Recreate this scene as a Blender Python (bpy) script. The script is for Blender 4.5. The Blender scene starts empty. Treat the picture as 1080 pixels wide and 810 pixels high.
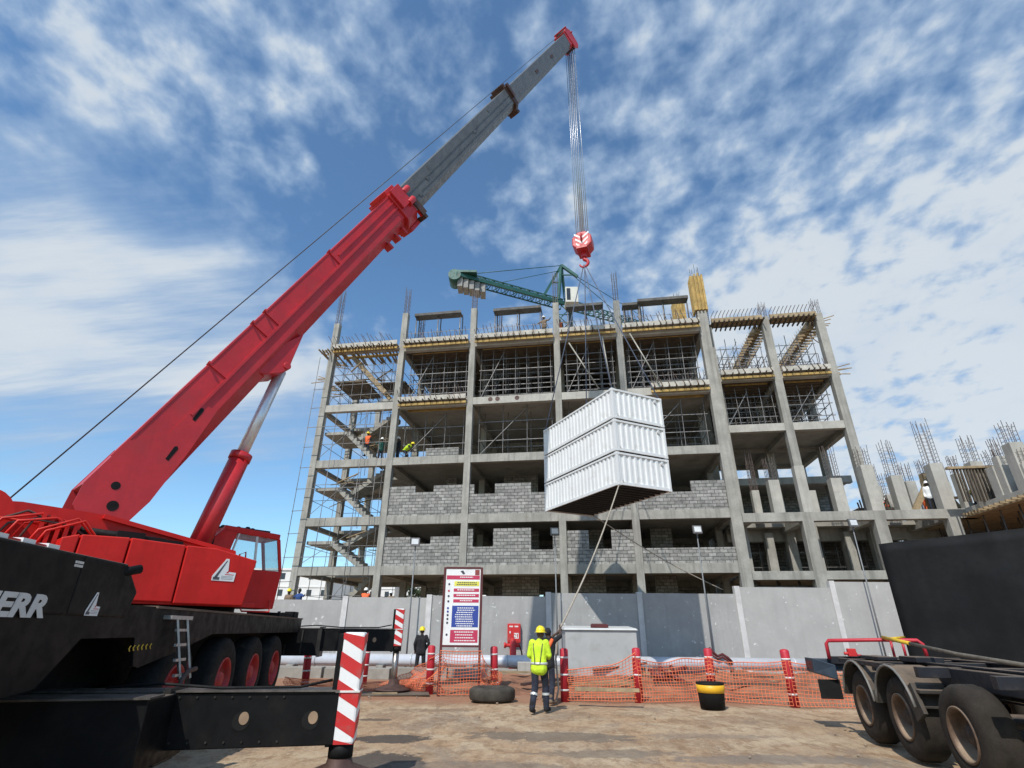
import bpy, bmesh, math, random
from math import sin, cos, pi, radians, sqrt, atan2, tan
from mathutils import Vector, Matrix, noise
random.seed(11)
S = bpy.context.scene
COL = S.collection

# ------------------------------------------------------------------ camera
CAM_H, PITCH, ROLL, FPX = 1.7, radians(25.0), radians(0.5), 557.0
_r0 = Vector((1, 0, 0)); _fw = Vector((0, cos(PITCH), sin(PITCH))); _u0 = Vector((0, -sin(PITCH), cos(PITCH)))
_R = _r0 * cos(ROLL) + _u0 * sin(ROLL); _U = _u0 * cos(ROLL) - _r0 * sin(ROLL)
cd = bpy.data.cameras.new('camera'); cam = bpy.data.objects.new('camera', cd); COL.objects.link(cam)
cam.matrix_world = Matrix(((_R.x, _U.x, -_fw.x, 0), (_R.y, _U.y, -_fw.y, 0), (_R.z, _U.z, -_fw.z, CAM_H), (0, 0, 0, 1)))
cd.sensor_width = 36; cd.lens = 36 * FPX / 1080; cd.clip_start = 0.1; cd.clip_end = 3000
S.camera = cam

# ------------------------------------------------------------------ measuring helpers: photo pixel -> point on a real plane
EYE = Vector((0, 0, CAM_H))
def ray(x, y): return _fw + _R * ((x - 540) / FPX) + _U * ((405 - y) / FPX)
def onplane(x, y, p, n):
    d = ray(x, y); return EYE + d * ((Vector(p) - EYE).dot(n) / d.dot(n))
def gnd(x, y, z=0.0): return onplane(x, y, (0, 0, z), Vector((0, 0, 1)))
def atY(x, y, Y): return onplane(x, y, (0, Y, 0), Vector((0, 1, 0)))
FA = radians(9.1); FP = Vector((0, 33.0, 0))
FD = Vector((cos(FA), -sin(FA), 0)); FB = Vector((sin(FA), cos(FA), 0))     # along the facade, into the building
def fac(x, y, back=0.0):
    p = onplane(x, y, FP + FB * back, FB) - FP; return p.dot(FD), p.z
def fs(x, y, back=0.0): return fac(x, y, back)[0]
def fh(x, y, back=0.0): return fac(x, y, back)[1]

# ------------------------------------------------------------------ sky, sun, exposure
SUN = Vector((-0.42, -1.0, 1.22)).normalized()
w = bpy.data.worlds.new('World'); S.world = w; w.use_nodes = True
def build_sky():
    nt = w.node_tree; N = nt.nodes; L = nt.links; N.clear()
    def node(t, **k):
        n = N.new(t)
        for a, b in k.items(): setattr(n, a, b)
        return n
    def val(x, inp):
        if isinstance(x, (int, float)): inp.default_value = x
        else: L.new(x, inp)
    def m(op, a, b=0.0, c=None, clamp=False):
        n = node('ShaderNodeMath', operation=op, use_clamp=clamp)
        val(a, n.inputs[0]); val(b, n.inputs[1])
        if c is not None: val(c, n.inputs[2])
        return n.outputs[0]
    def ramp(x, a, b):
        n = node('ShaderNodeMapRange', interpolation_type='SMOOTHSTEP'); val(x, n.inputs[0])
        n.inputs[1].default_value = a; n.inputs[2].default_value = b; return n.outputs[0]
    out = node('ShaderNodeOutputWorld'); bg = node('ShaderNodeBackground'); L.new(bg.outputs[0], out.inputs[0])
    sky = node('ShaderNodeTexSky', sky_type='NISHITA', sun_disc=False)
    sky.sun_elevation = math.asin(SUN.z); sky.sun_rotation = atan2(SUN.x, SUN.y)
    sky.altitude = 0; sky.air_density = 1.0; sky.dust_density = 0.5; sky.ozone_density = 3.0
    tc = node('ShaderNodeTexCoord'); D = tc.outputs['Generated']
    sp = node('ShaderNodeSeparateXYZ'); L.new(D, sp.inputs[0])
    zz = m('MAXIMUM', m('ADD', sp.outputs[2], 0.22), 0.05)
    px = m('DIVIDE', sp.outputs[0], zz); py = m('DIVIDE', sp.outputs[1], zz)
    cb = node('ShaderNodeCombineXYZ'); L.new(px, cb.inputs[0]); L.new(py, cb.inputs[1])
    P = cb.outputs[0]
    def fbm(vec, scale, detail, rough, dist=0.0, off=(0, 0, 0), rot=0.0, sc=(1, 1, 1)):
        mp = node('ShaderNodeMapping'); L.new(vec, mp.inputs[0]); mp.inputs['Location'].default_value = off
        mp.inputs['Rotation'].default_value = (0, 0, rot); mp.inputs['Scale'].default_value = sc
        n = node('ShaderNodeTexNoise'); L.new(mp.outputs[0], n.inputs[0]); n.inputs['Scale'].default_value = scale
        n.inputs['Detail'].default_value = detail; n.inputs['Roughness'].default_value = rough
        n.inputs['Distortion'].default_value = dist; return n.outputs[0]
    def lobe(d, a, b):
        d = Vector(d).normalized(); n = node('ShaderNodeVectorMath', operation='DOT_PRODUCT'); L.new(D, n.inputs[0])
        n.inputs[1].default_value = d; return ramp(n.outputs['Value'], cos(radians(a)), cos(radians(b)))
    # broad cover: banks of cloud to the right, low left and high left, blue gaps between
    cover = m('MULTIPLY', lobe(ray(960, 190), 34, 8), 0.20)
    cover = m('ADD', cover, m('MULTIPLY', lobe(ray(1000, 430), 30, 7), 0.60))
    cover = m('ADD', cover, m('MULTIPLY', lobe(ray(130, 370), 20, 5), 0.55)); cover = m('ADD', cover, m('MULTIPLY', lobe(ray(310, 430), 11, 2), 0.40)); cover = m('ADD', cover, m('MULTIPLY', lobe(ray(360, 120), 15, 4), 0.10))
    cover = m('ADD', cover, m('MULTIPLY', lobe(ray(-60, 300), 16, 4), 0.15))
    cover = m('ADD', cover, m('MULTIPLY', lobe(ray(260, 80), 17, 4), 0.22))
    cover = m('ADD', cover, m('MULTIPLY', lobe(ray(20, -10), 14, 4), 0.15))
    cover = m('ADD', cover, m('MULTIPLY', lobe(ray(700, 240), 14, 4), 0.22))
    cover = m('SUBTRACT', cover, m('MULTIPLY', lobe(ray(440, 265), 14, 5), 0.42))
    cover = m('SUBTRACT', cover, m('MULTIPLY', lobe(ray(330, 215), 10, 3), 0.30))
    cover = m('SUBTRACT', cover, m('MULTIPLY', lobe(ray(170, 200), 7, 2), 0.22))
    cover = m('SUBTRACT', cover, m('MULTIPLY', lobe(ray(80, 520), 13, 4), 0.34))
    cover = m('SUBTRACT', cover, m('MULTIPLY', lobe(ray(290, 510), 12, 4), 0.30))
    big = fbm(P, 1.5, 3, 0.5, 0.0, (3.1, 1.7, 0))
    puffs = fbm(P, 15.5, 6, 0.50, 0.1, (0.3, 4.2, 1.0), 0.5, (1.0, 0.85, 1))
    mid = fbm(P, 4.2, 6, 0.58, 0.2, (5.3, 0.2, 2.0), 0.75, (0.8, 1.2, 1))
    wisp = fbm(P, 2.2, 6, 0.62, 0.1, (1.3, 7.2, 4.0), -0.30, (0.40, 2.4, 1))
    lowl = lobe(ray(80, 420), 27, 12)
    inv = m('SUBTRACT', 1.0, lowl)
    tex = m('ADD', m('MULTIPLY', m('ADD', m('MULTIPLY', puffs, 2.15), m('MULTIPLY', mid, 0.90)), inv), m('MULTIPLY', m('ADD', m('MULTIPLY', wisp, 2.0), 0.40), lowl))
    dens = m('ADD', tex, m('MULTIPLY', big, 0.6))
    dens = m('ADD', m('SUBTRACT', dens, 1.80), cover)
    mask = m('MULTIPLY', ramp(dens, -0.22, 0.70), 0.92)
    core = ramp(dens, 0.25, 0.85)
    soft = fbm(P, 3.3, 6, 0.55, 0.2, (8.0, 2.0, 3.0))
    br = node('ShaderNodeMix', data_type='RGBA'); L.new(m('MULTIPLY', core, m('ADD', 0.45, soft), clamp=True), br.inputs[0])
    br.inputs[6].default_value = (4.9, 6.5, 8.7, 1); br.inputs[7].default_value = (8.2, 8.9, 9.5, 1)
    tint = node('ShaderNodeMix', data_type='RGBA', blend_type='MULTIPLY'); tint.inputs[0].default_value = 1
    L.new(sky.outputs[0], tint.inputs[6]); tint.inputs[7].default_value = (1.62, 2.02, 2.12, 1)
    mx = node('ShaderNodeMix', data_type='RGBA'); L.new(mask, mx.inputs[0]); L.new(tint.outputs[2], mx.inputs[6]); L.new(br.outputs[2], mx.inputs[7])
    L.new(mx.outputs[2], bg.inputs[0]); bg.inputs[1].default_value = 0.085
build_sky()
sl = bpy.data.lights.new('sun', 'SUN'); sl.energy = 4.0; sl.angle = radians(0.5); sl.color = (1.0, 0.955, 0.89)
so = bpy.data.objects.new('sun', sl); COL.objects.link(so); so.rotation_euler = (-SUN).to_track_quat('-Z', 'Y').to_euler()
vs = S.view_settings; vs.view_transform = 'Standard'; vs.look = 'None'; vs.exposure = 0.0; vs.gamma = 1.0; vs.use_curve_mapping = False

# ------------------------------------------------------------------ materials
MATS = {}
def M(name, col, rough=0.6, metal=0.0, spec=None, var=0.18, scale=2.5, stain=None, bump=0.0, bscale=30.0, coat=0.0, streak=0.0, dust=None, spots=None):
    if name in MATS: return MATS[name]
    mt = bpy.data.materials.new(name); mt.use_nodes = True; nt = mt.node_tree; N = nt.nodes; L = nt.links
    b = N['Principled BSDF']; b.inputs['Roughness'].default_value = rough; b.inputs['Metallic'].default_value = metal
    if spec is not None: b.inputs['Specular IOR Level'].default_value = spec
    if coat: b.inputs['Coat Weight'].default_value = coat
    tc = N.new('ShaderNodeTexCoord')
    def nz(sc, det=6, mapscale=None, ro=0.6):
        n = N.new('ShaderNodeTexNoise'); n.inputs['Scale'].default_value = sc; n.inputs['Detail'].default_value = det; n.inputs['Roughness'].default_value = ro
        if mapscale:
            mp = N.new('ShaderNodeMapping'); mp.inputs['Scale'].default_value = mapscale; L.new(tc.outputs['Object'], mp.inputs[0]); L.new(mp.outputs[0], n.inputs[0])
        else: L.new(tc.outputs['Object'], n.inputs[0])
        return n.outputs[0]
    def mix(f, a, c, mode='MIX'):
        n = N.new('ShaderNodeMix'); n.data_type = 'RGBA'; n.blend_type = mode
        for i, v in ((0, f), (6, a), (7, c)):
            if isinstance(v, (int, float)): n.inputs[i].default_value = v
            elif isinstance(v, tuple): n.inputs[i].default_value = (*v[:3], 1)
            else: L.new(v, n.inputs[i])
        return n.outputs[2]
    def rng(x, a, c, lo=0.0, hi=1.0):
        n = N.new('ShaderNodeMapRange'); n.interpolation_type = 'SMOOTHSTEP'; L.new(x, n.inputs[0])
        n.inputs[1].default_value = a; n.inputs[2].default_value = c; n.inputs[3].default_value = lo; n.inputs[4].default_value = hi; return n.outputs[0]
    lo = tuple(max(0, c * (1 - var)) for c in col); hi = tuple(min(1, c * (1 + var)) for c in col)
    c = mix(rng(nz(scale), 0.3, 0.7), lo, hi)
    c = mix(rng(nz(scale * 9, 4), 0.35, 0.75, 0, 0.5), c, lo)
    if streak:
        c = mix(rng(nz(1.0, 5, (3.5, 3.5, 0.18)), 0.44, 0.72, 0, streak), c, tuple(x * 0.42 for x in col))
    if stain:
        sc, ssc, amt, thr = stain
        c = mix(rng(nz(ssc, 7), thr, thr + 0.18, 0, amt), c, sc)
    if spots:
        for k_, off in enumerate((0.0, .37)):
            c = mix(rng(nz(spots[1] * (1 + off), 8, (1, 1, .8 + off), .68), spots[2], spots[2] + spots[3], 0, spots[4]), c, spots[0])
    if dust:
        g = N.new('ShaderNodeNewGeometry'); s = N.new('ShaderNodeSeparateXYZ'); L.new(g.outputs['Normal'], s.inputs[0])
        mm = N.new('ShaderNodeMath'); mm.operation = 'MULTIPLY'; L.new(rng(s.outputs[2], 0.2, 0.95), mm.inputs[0]); L.new(rng(nz(2.2), 0.25, 0.6, 0.3, 1.0), mm.inputs[1])
        m2 = N.new('ShaderNodeMath'); m2.operation = 'MULTIPLY'; L.new(mm.outputs[0], m2.inputs[0]); m2.inputs[1].default_value = dust[1]
        c = mix(m2.outputs[0], c, dust[0])
    L.new(c, b.inputs['Base Color'])
    L.new(rng(nz(scale * 3, 5), 0.3, 0.7, max(0.02, rough - 0.1), min(1, rough + 0.1)), b.inputs['Roughness'])
    if bump:
        bp = N.new('ShaderNodeBump'); bp.inputs['Strength'].default_value = bump; bp.inputs['Distance'].default_value = 0.02
        L.new(nz(bscale, 6), bp.inputs['Height']); L.new(bp.outputs[0], b.inputs['Normal'])
    MATS[name] = mt; return mt
concrete = M('concrete', (.34, .325, .285), .9, var=.2, scale=.9, stain=((.19, .17, .135), 1.6, .5, .6), bump=.35, bscale=14, streak=.55)
concrete_new = M('fresh_concrete', (.43, .41, .36), .9, var=.14, scale=1.2, stain=((.25, .23, .19), 1.9, .4, .55), bump=.25, bscale=16, streak=.3)
slabmat = M('slab_concrete', (.30, .28, .24), .92, var=.2, scale=.7, stain=((.16, .15, .13), .9, .5, .52), bump=.2, bscale=10)
steel_dull = M('scaffold_steel', (.22, .21, .20), .55, .6, var=.3, scale=4, stain=((.20, .10, .05), 6, .6, .55))
rebar = M('rusty_rebar', (.15, .115, .10), .75, .3, var=.3, scale=6)
timber = M('formwork_timber', (.33, .245, .14), .8, var=.3, scale=3, stain=((.2, .14, .08), 4, .5, .5))
yellow_beam = M('yellow_formwork_beam', (.42, .28, .085), .75, var=.3, scale=2.5, stain=((.20, .14, .08), 3, .48, .7))
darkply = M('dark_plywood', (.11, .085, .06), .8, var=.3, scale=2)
red = M('red_paint', (.52, .022, .027), .48, var=.12, scale=1.4, coat=.08, stain=((.40, .035, .035), 1.1, .52, .5), bump=.03, bscale=3, streak=.18)
red_sup = M('red_body_paint', (.60, .016, .011), .45, spec=.3, var=.12, scale=1.2, streak=.2, stain=((.36, .045, .03), 2.2, .55, .65), bump=.04, bscale=2, dust=((.36, .2, .13), .25))
black = M('black_paint', (.0075, .0075, .008), .5, var=.3, scale=2, coat=0, spec=.16, stain=((.016, .014, .012), 2.5, .6, .52), dust=((.20, .16, .12), .7), bump=.05, bscale=2)
blackm = M('black_matt', (.009, .009, .009), .75, spec=.25, var=.3, scale=3)
rubber = M('tyre_rubber', (.016, .015, .014), .88, spec=.25, var=.3, scale=5, stain=((.085, .065, .045), 3, .5, .55), bump=.2, bscale=60)
rubber_dusty = M('dusty_tyre_rubber', (.032, .026, .02), .9, spec=.25, var=.3, scale=4, stain=((.13, .085, .05), 2.5, .47, .75), bump=.25, bscale=60)
rim_disc = M('dark_wheel_disc', (.055, .036, .026), .75, .1, var=.4, scale=6, stain=((.10, .065, .04), 5, .5, .8))
rust_rim = M('dusty_rim', (.14, .09, .058), .65, .25, var=.35, scale=5, stain=((.05, .03, .02), 5, .47, .75), dust=((.45, .33, .22), .7))
red_rim = M('red_rim', (.42, .025, .025), .5, var=.2, scale=5, stain=((.12, .05, .04), 4, .55, .52))
greysteel = M('boom_steel', (.155, .155, .147), .45, .4, var=.15, scale=1.4, stain=((.10, .08, .06), 2.2, .6, .55), streak=.25)
chrome = M('polished_steel', (.74, .75, .76), .38, .55, var=.06, scale=3)
brownsteel = M('brown_steel', (.09, .05, .04), .6, .3, var=.3, scale=4)
white = M('white_paint', (.80, .80, .78), .5, var=.05, scale=2, stain=((.55, .52, .47), 2.5, .6, .55))
cont_white = M('white_container_paint', (.70, .705, .69), .5, var=.05, scale=1.2, stain=((.50, .48, .44), 1.8, .6, .55), streak=.14)
offwhite = M('scuffed_white', (.7, .69, .65), .6, var=.1, scale=4, stain=((.4, .34, .28), 5, .58, .6))
signred = M('sign_red', (.55, .022, .022), .5, var=.06, scale=3, stain=((.3, .1, .08), 6, .62, .52))
bollard_red = M('bollard_red', (.47, .022, .036), .5, var=.15, scale=3, stain=((.32, .06, .04), 5, .55, .6))
orange_net = M('orange_net_plastic', (.80, .20, .085), .7, var=.15, scale=3, stain=((.62, .36, .25), 1.2, .45, .75))
maroon = M('maroon_steel', (.10, .018, .018), .55, var=.2, scale=3)
pipe_grey = M('pale_pipe', (.55, .58, .62), .4, .1, var=.1, scale=1.2, stain=((.33, .30, .27), 2, .55, .55), dust=((.5, .42, .34), .3))
cab_grey = M('grey_cabinet_paint', (.40, .405, .39), .6, var=.06, scale=1.3, stain=((.30, .30, .28), 1.8, .55, .5))
yellow = M('yellow_plastic', (.80, .44, .02), .45, var=.08, scale=5)
yellow_paint = M('yellow_paint', (.72, .46, .03), .45, var=.12, scale=5, stain=((.3, .2, .05), 7, .6, .52))
helmet_y = M('yellow_helmet', (.85, .68, .02), .35, var=.03, scale=5)
helmet_w = M('white_helmet', (.85, .85, .83), .4, var=.03, scale=5)
vest_y = M('hi_vis_yellow', (.58, .80, .03), .8, var=.18, scale=5, bump=1.0, bscale=11, stain=((.36, .44, .06), 6, .55, .6))
worn_tyre = M('worn_tyre', (.062, .055, .045), .9, spec=.25, var=.3, scale=4, stain=((.14, .11, .08), 3, .5, .6))
vest_o = M('hi_vis_orange', (.85, .15, .04), .75, var=.1, scale=6)
reflect = M('reflective_tape', (.62, .64, .62), .4, .3, var=.05, scale=8)
navy = M('navy_cloth', (.022, .026, .042), .9, var=.4, scale=6, bump=1.0, bscale=10, stain=((.07, .06, .05), 5, .58, .6))
blackcloth = M('black_cloth', (.014, .014, .016), .9, var=.3, scale=8)
browncloth = M('tan_cloth', (.2, .14, .09), .9, var=.2, scale=8)
skin = M('dark_skin', (.075, .042, .028), .6, var=.1, scale=10)
green = M('green_crane_paint', (.018, .09, .072), .5, .1, var=.15, scale=1, stain=((.08, .09, .07), 1.5, .6, .52))
rope_dark = M('wire_rope', (.07, .07, .07), .6, .4, var=.2, scale=10)
rope_tan = M('fibre_rope', (.38, .33, .26), .9, var=.2, scale=12)
rope_blue = M('sling_webbing', (.10, .12, .17), .85, var=.2, scale=6)
glass = M('tinted_glass', (.30, .38, .42), .08, var=.03, scale=3)
bark = M('bark', (.12, .085, .06), .9, var=.25, scale=6, bump=.5, bscale=20)
leafm = M('leaf_green', (.075, .115, .03), .65, var=.45, scale=2.2)
leafm2 = M('leaf_dark', (.045, .075, .025), .65, var=.45, scale=2.0)
bwhite = M('rendered_white_wall', (.72, .70, .67), .85, var=.07, scale=.4)
windowdark = M('dark_window', (.03, .035, .045), .15, var=.2, scale=1)
blue_light = M('blue_grey_steel', (.03, .045, .065), .5, var=.2, scale=4)
trailer_dark = M('trailer_chassis_paint', (.018, .019, .023), .55, spec=.3, var=.25, scale=3, stain=((.10, .08, .06), 3, .55, .6), dust=((.26, .19, .13), .6))
mudguard = M('dusty_mudguard', (.04, .036, .03), .65, spec=.3, var=.25, scale=4, stain=((.14, .10, .065), 3, .5, .7), dust=((.24, .17, .11), .7))
hoardmat = M('black_sheet_panel', (.011, .011, .011), .65, var=.4, scale=.8, spec=.22, stain=((.028, .027, .025), 1.4, .5, .7), bump=.12, bscale=1.1, streak=.3)
wallmat_lit = M('grey_wall_panel_lit', (.40, .395, .375), .85, var=.08, scale=.9, spots=((.74, .73, .71), 2.4, .635, .03, .9), stain=((.33, .325, .31), 1.2, .5, .6), bump=.08, bscale=8, streak=.12)
wallmat_shaded = M('grey_wall_panel_shaded', (.355, .35, .335), .85, var=.10, scale=.8, spots=((.70, .69, .67), 2.2, .62, .03, .9), stain=((.29, .285, .275), 1.1, .5, .6), bump=.08, bscale=8, streak=.15)  # darker copy of the wall grey, shade put into the colour
wallpost = M('wall_post_concrete', (.58, .57, .55), .9, var=.12, scale=2, stain=((.38, .37, .35), 3, .55, .6), streak=.25)
soil = M('red_soil', (.27, .125, .068), .95, var=.4, scale=1.8, stain=((.40, .27, .17), 2.2, .5, .8), bump=1.0, bscale=7)

def block_material():
    mt = bpy.data.materials.new('concrete_blocks'); mt.use_nodes = True; nt = mt.node_tree; N = nt.nodes; L = nt.links
    b = N['Principled BSDF']; b.inputs['Roughness'].default_value = .95
    tc = N.new('ShaderNodeTexCoord'); sp = N.new('ShaderNodeSeparateXYZ'); L.new(tc.outputs['Object'], sp.inputs[0])
    cb = N.new('ShaderNodeCombineXYZ'); L.new(sp.outputs[0], cb.inputs[0]); L.new(sp.outputs[2], cb.inputs[1])
    nzw = N.new('ShaderNodeTexNoise'); nzw.inputs['Scale'].default_value = 2.2; L.new(tc.outputs['Object'], nzw.inputs[0])
    wv = N.new('ShaderNodeMix'); wv.data_type = 'VECTOR'; wv.inputs[0].default_value = .025; L.new(cb.outputs[0], wv.inputs[4]); L.new(nzw.outputs[1], wv.inputs[5])
    br = N.new('ShaderNodeTexBrick'); L.new(wv.outputs[1], br.inputs[0]); br.inputs['Scale'].default_value = 1
    br.inputs['Brick Width'].default_value = .42; br.inputs['Row Height'].default_value = .195; br.inputs['Mortar Size'].default_value = .016; br.inputs['Mortar Smooth'].default_value = .3
    br.inputs['Color1'].default_value = (.20, .196, .18, 1); br.inputs['Color2'].default_value = (.34, .33, .305, 1); br.inputs['Mortar'].default_value = (.10, .097, .09, 1)
    nz = N.new('ShaderNodeTexNoise'); nz.inputs['Scale'].default_value = 5; nz.inputs['Detail'].default_value = 7; L.new(tc.outputs['Object'], nz.inputs[0])
    mx = N.new('ShaderNodeMix'); mx.data_type = 'RGBA'; mx.blend_type = 'OVERLAY'; mx.inputs[0].default_value = .7; L.new(br.outputs[0], mx.inputs[6]); L.new(nz.outputs[0], mx.inputs[7])
    L.new(mx.outputs[2], b.inputs['Base Color'])
    bp = N.new('ShaderNodeBump'); bp.inputs['Distance'].default_value = .03; bp.inputs['Strength'].default_value = .8; L.new(br.outputs[1], bp.inputs['Height']); bp.invert = True
    L.new(bp.outputs[0], b.inputs['Normal']); return mt
blockmat = block_material()

# ------------------------------------------------------------------ mesh building
class MB:
    """collects shapes (authored in the frame F) into one mesh"""
    def __init__(s, F=None): s.bm = bmesh.new(); s.F = F or Matrix.Identity(4)
    def v(s, p): return s.bm.verts.new(s.F @ Vector(p))
    def face(s, vs, mi=0, smooth=False):
        try: f = s.bm.faces.new(vs)
        except ValueError: return None
        f.material_index = mi; f.smooth = smooth; return f
    def hexa(s, c8, mi=0):
        v = [s.v(p) for p in c8]
        for q in ((0, 3, 2, 1), (4, 5, 6, 7), (0, 1, 5, 4), (1, 2, 6, 5), (2, 3, 7, 6), (3, 0, 4, 7)): s.face([v[i] for i in q], mi)
        return s
    def box(s, x0, x1, y0, y1, z0, z1, mi=0):
        return s.hexa([(x0, y0, z0), (x1, y0, z0), (x1, y1, z0), (x0, y1, z0), (x0, y0, z1), (x1, y0, z1), (x1, y1, z1), (x0, y1, z1)], mi)
    def bar(s, p, q, w, h=None, up=(0, 0, 1), mi=0):
        p = Vector(p); q = Vector(q); d = (q - p)
        if d.length < 1e-6: return s
        d.normalize(); h = h or w; up = Vector(up)
        if abs(d.dot(up)) > .99: up = Vector((1, 0, 0))
        a = d.cross(up).normalized() * (w / 2); b = a.cross(d).normalized() * (h / 2)
        return s.hexa([p - a - b, p + a - b, p + a + b, p - a + b, q - a - b, q + a - b, q + a + b, q - a + b], mi)
    def tube(s, p, q, r, r2=None, n=10, mi=0, caps=True, smooth=True):
        return s.path([p, q], [r, r if r2 is None else r2], n, mi, caps, smooth)
    def path(s, pts, r, n=8, mi=0, caps=True, smooth=True):
        pts = [Vector(p) for p in pts]; k = len(pts)
        if not isinstance(r, (list, tuple)): r = [r] * k
        rings = []; prev = None
        for i, p in enumerate(pts):
            d = (pts[min(i + 1, k - 1)] - pts[max(i - 1, 0)]).normalized()
            if prev is None:
                up = Vector((0, 0, 1)) if abs(d.z) < .95 else Vector((1, 0, 0)); a = d.cross(up).normalized()
            else: a = (prev - d * prev.dot(d)).normalized()
            prev = a; b = d.cross(a)
            rings.append([s.v(p + (a * cos(2 * pi * j / n) + b * sin(2 * pi * j / n)) * r[i]) for j in range(n)])
        for i in range(k - 1):
            for j in range(n): s.face([rings[i][j], rings[i][(j + 1) % n], rings[i + 1][(j + 1) % n], rings[i + 1][j]], mi, smooth)
        if caps: s.face(rings[0][::-1], mi); s.face(rings[-1], mi)
        return s
    def prism(s, poly, d0, d1, T, mi=0):
        """poly in 2D, T(u, v, d) -> 3D point"""
        a = [s.v(T(u, v, d0)) for u, v in poly]; b = [s.v(T(u, v, d1)) for u, v in poly]; n = len(poly)
        s.face(a[::-1], mi); s.face(b, mi)
        for i in range(n): s.face([a[i], a[(i + 1) % n], b[(i + 1) % n], b[i]], mi)
        return s
    def lathe(s, prof, T, n=32, mi=0, mod=None, closed=False, cap0=True):
        """prof: (axial, radius); T(axial, y, z)"""
        rings = []
        for a, r in prof:
            rings.append([s.v(T(a, (r + (mod(a, r, j) if mod else 0)) * cos(2 * pi * j / n), (r + (mod(a, r, j) if mod else 0)) * sin(2 * pi * j / n))) for j in range(n)])
        m_ = len(rings)
        for i in range(m_ if closed else m_ - 1):
            A = rings[i]; B = rings[(i + 1) % m_]
            for j in range(n): s.face([A[j], A[(j + 1) % n], B[(j + 1) % n], B[j]], mi, True)
        if not closed:
            if cap0: s.face(rings[0][::-1], mi)
            s.face(rings[-1], mi)
        return s
    def sphere(s, c, r, n=12, m=8, sc=(1, 1, 1), mi=0):
        c = Vector(c); rings = []
        for i in range(1, m):
            t = pi * i / m
            rings.append([s.v(c + Vector((r * sc[0] * sin(t) * cos(2 * pi * j / n), r * sc[1] * sin(t) * sin(2 * pi * j / n), r * sc[2] * cos(t)))) for j in range(n)])
        a = s.v(c + Vector((0, 0, r * sc[2]))); b = s.v(c - Vector((0, 0, r * sc[2])))
        for j in range(n):
            s.face([a, rings[0][j], rings[0][(j + 1) % n]], mi, True); s.face([b, rings[-1][(j + 1) % n], rings[-1][j]], mi, True)
            for i in range(m - 2): s.face([rings[i][j], rings[i + 1][j], rings[i + 1][(j + 1) % n], rings[i][(j + 1) % n]], mi, True)
        return s
    def build(s, name, mats, parent=None, bevel=0.0):
        if not isinstance(mats, (list, tuple)): mats = [mats]
        bmesh.ops.recalc_face_normals(s.bm, faces=s.bm.faces)
        root = parent
        while root is not None and root.parent is not None: root = root.parent
        if root is not None: s.bm.transform(root_mat(root).inverted())
        me = bpy.data.meshes.new(name); s.bm.to_mesh(me); s.bm.free()
        for m_ in mats: me.materials.append(m_)
        o = bpy.data.objects.new(name, me); COL.objects.link(o)
        if parent is not None: o.parent = parent
        if bevel:
            md = o.modifiers.new('bevel', 'BEVEL'); md.width = bevel; md.segments = 2; md.limit_method = 'ANGLE'; md.angle_limit = radians(40); md.harden_normals = False
        return o
def root_mat(o):
    return Matrix.Translation(o.location) @ Matrix.Rotation(o.rotation_euler.z, 4, 'Z')
def frame(loc, rz=0.0): return Matrix.Translation(Vector(loc)) @ Matrix.Rotation(rz, 4, 'Z')
def tag(o, label=None, cat=None, group=None, kind=None):
    for k, v_ in (('label', label), ('category', cat), ('group', group), ('kind', kind)):
        if v_: o[k] = v_
    return o
def thing(name, label, cat, loc=(0, 0, 0), rz=0.0, group=None):
    o = bpy.data.objects.new(name, None); COL.objects.link(o); o.location = loc; o.rotation_euler = (0, 0, rz); o.empty_display_size = .3
    return tag(o, label, cat, group)
def dup(src, loc=None, rz=None, label=None, group=None, parent=None):
    c = src.copy(); COL.objects.link(c)
    if parent is not None: c.parent = parent
    if loc is not None: c.location = loc
    if rz is not None: c.rotation_euler = (0, 0, rz)
    if label: c['label'] = label
    if group: c['group'] = group
    for ch in list(src.children): dup(ch, parent=c)
    return c
def text_mesh(name, txt, size, mat, parent, T, depth=.004, offset=0.0, shear=0.0, align='LEFT', sx=1.0):
    cu = bpy.data.curves.new(name, 'FONT'); cu.body = txt; cu.size = size; cu.extrude = depth; cu.offset = offset; cu.shear = shear; cu.align_x = align; cu.resolution_u = 3
    t = bpy.data.objects.new(name, cu); COL.objects.link(t); bpy.context.view_layer.update()
    me = bpy.data.meshes.new_from_object(t.evaluated_get(bpy.context.evaluated_depsgraph_get()))
    COL.objects.unlink(t); bpy.data.objects.remove(t)
    root = parent
    while root.parent is not None: root = root.parent
    me.transform(Matrix.Scale(sx, 4, (1, 0, 0)))
    me.transform(root_mat(root).inverted() @ T); me.materials.clear(); me.materials.append(mat)
    o = bpy.data.objects.new(name, me); COL.objects.link(o); o.parent = parent; return o
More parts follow.
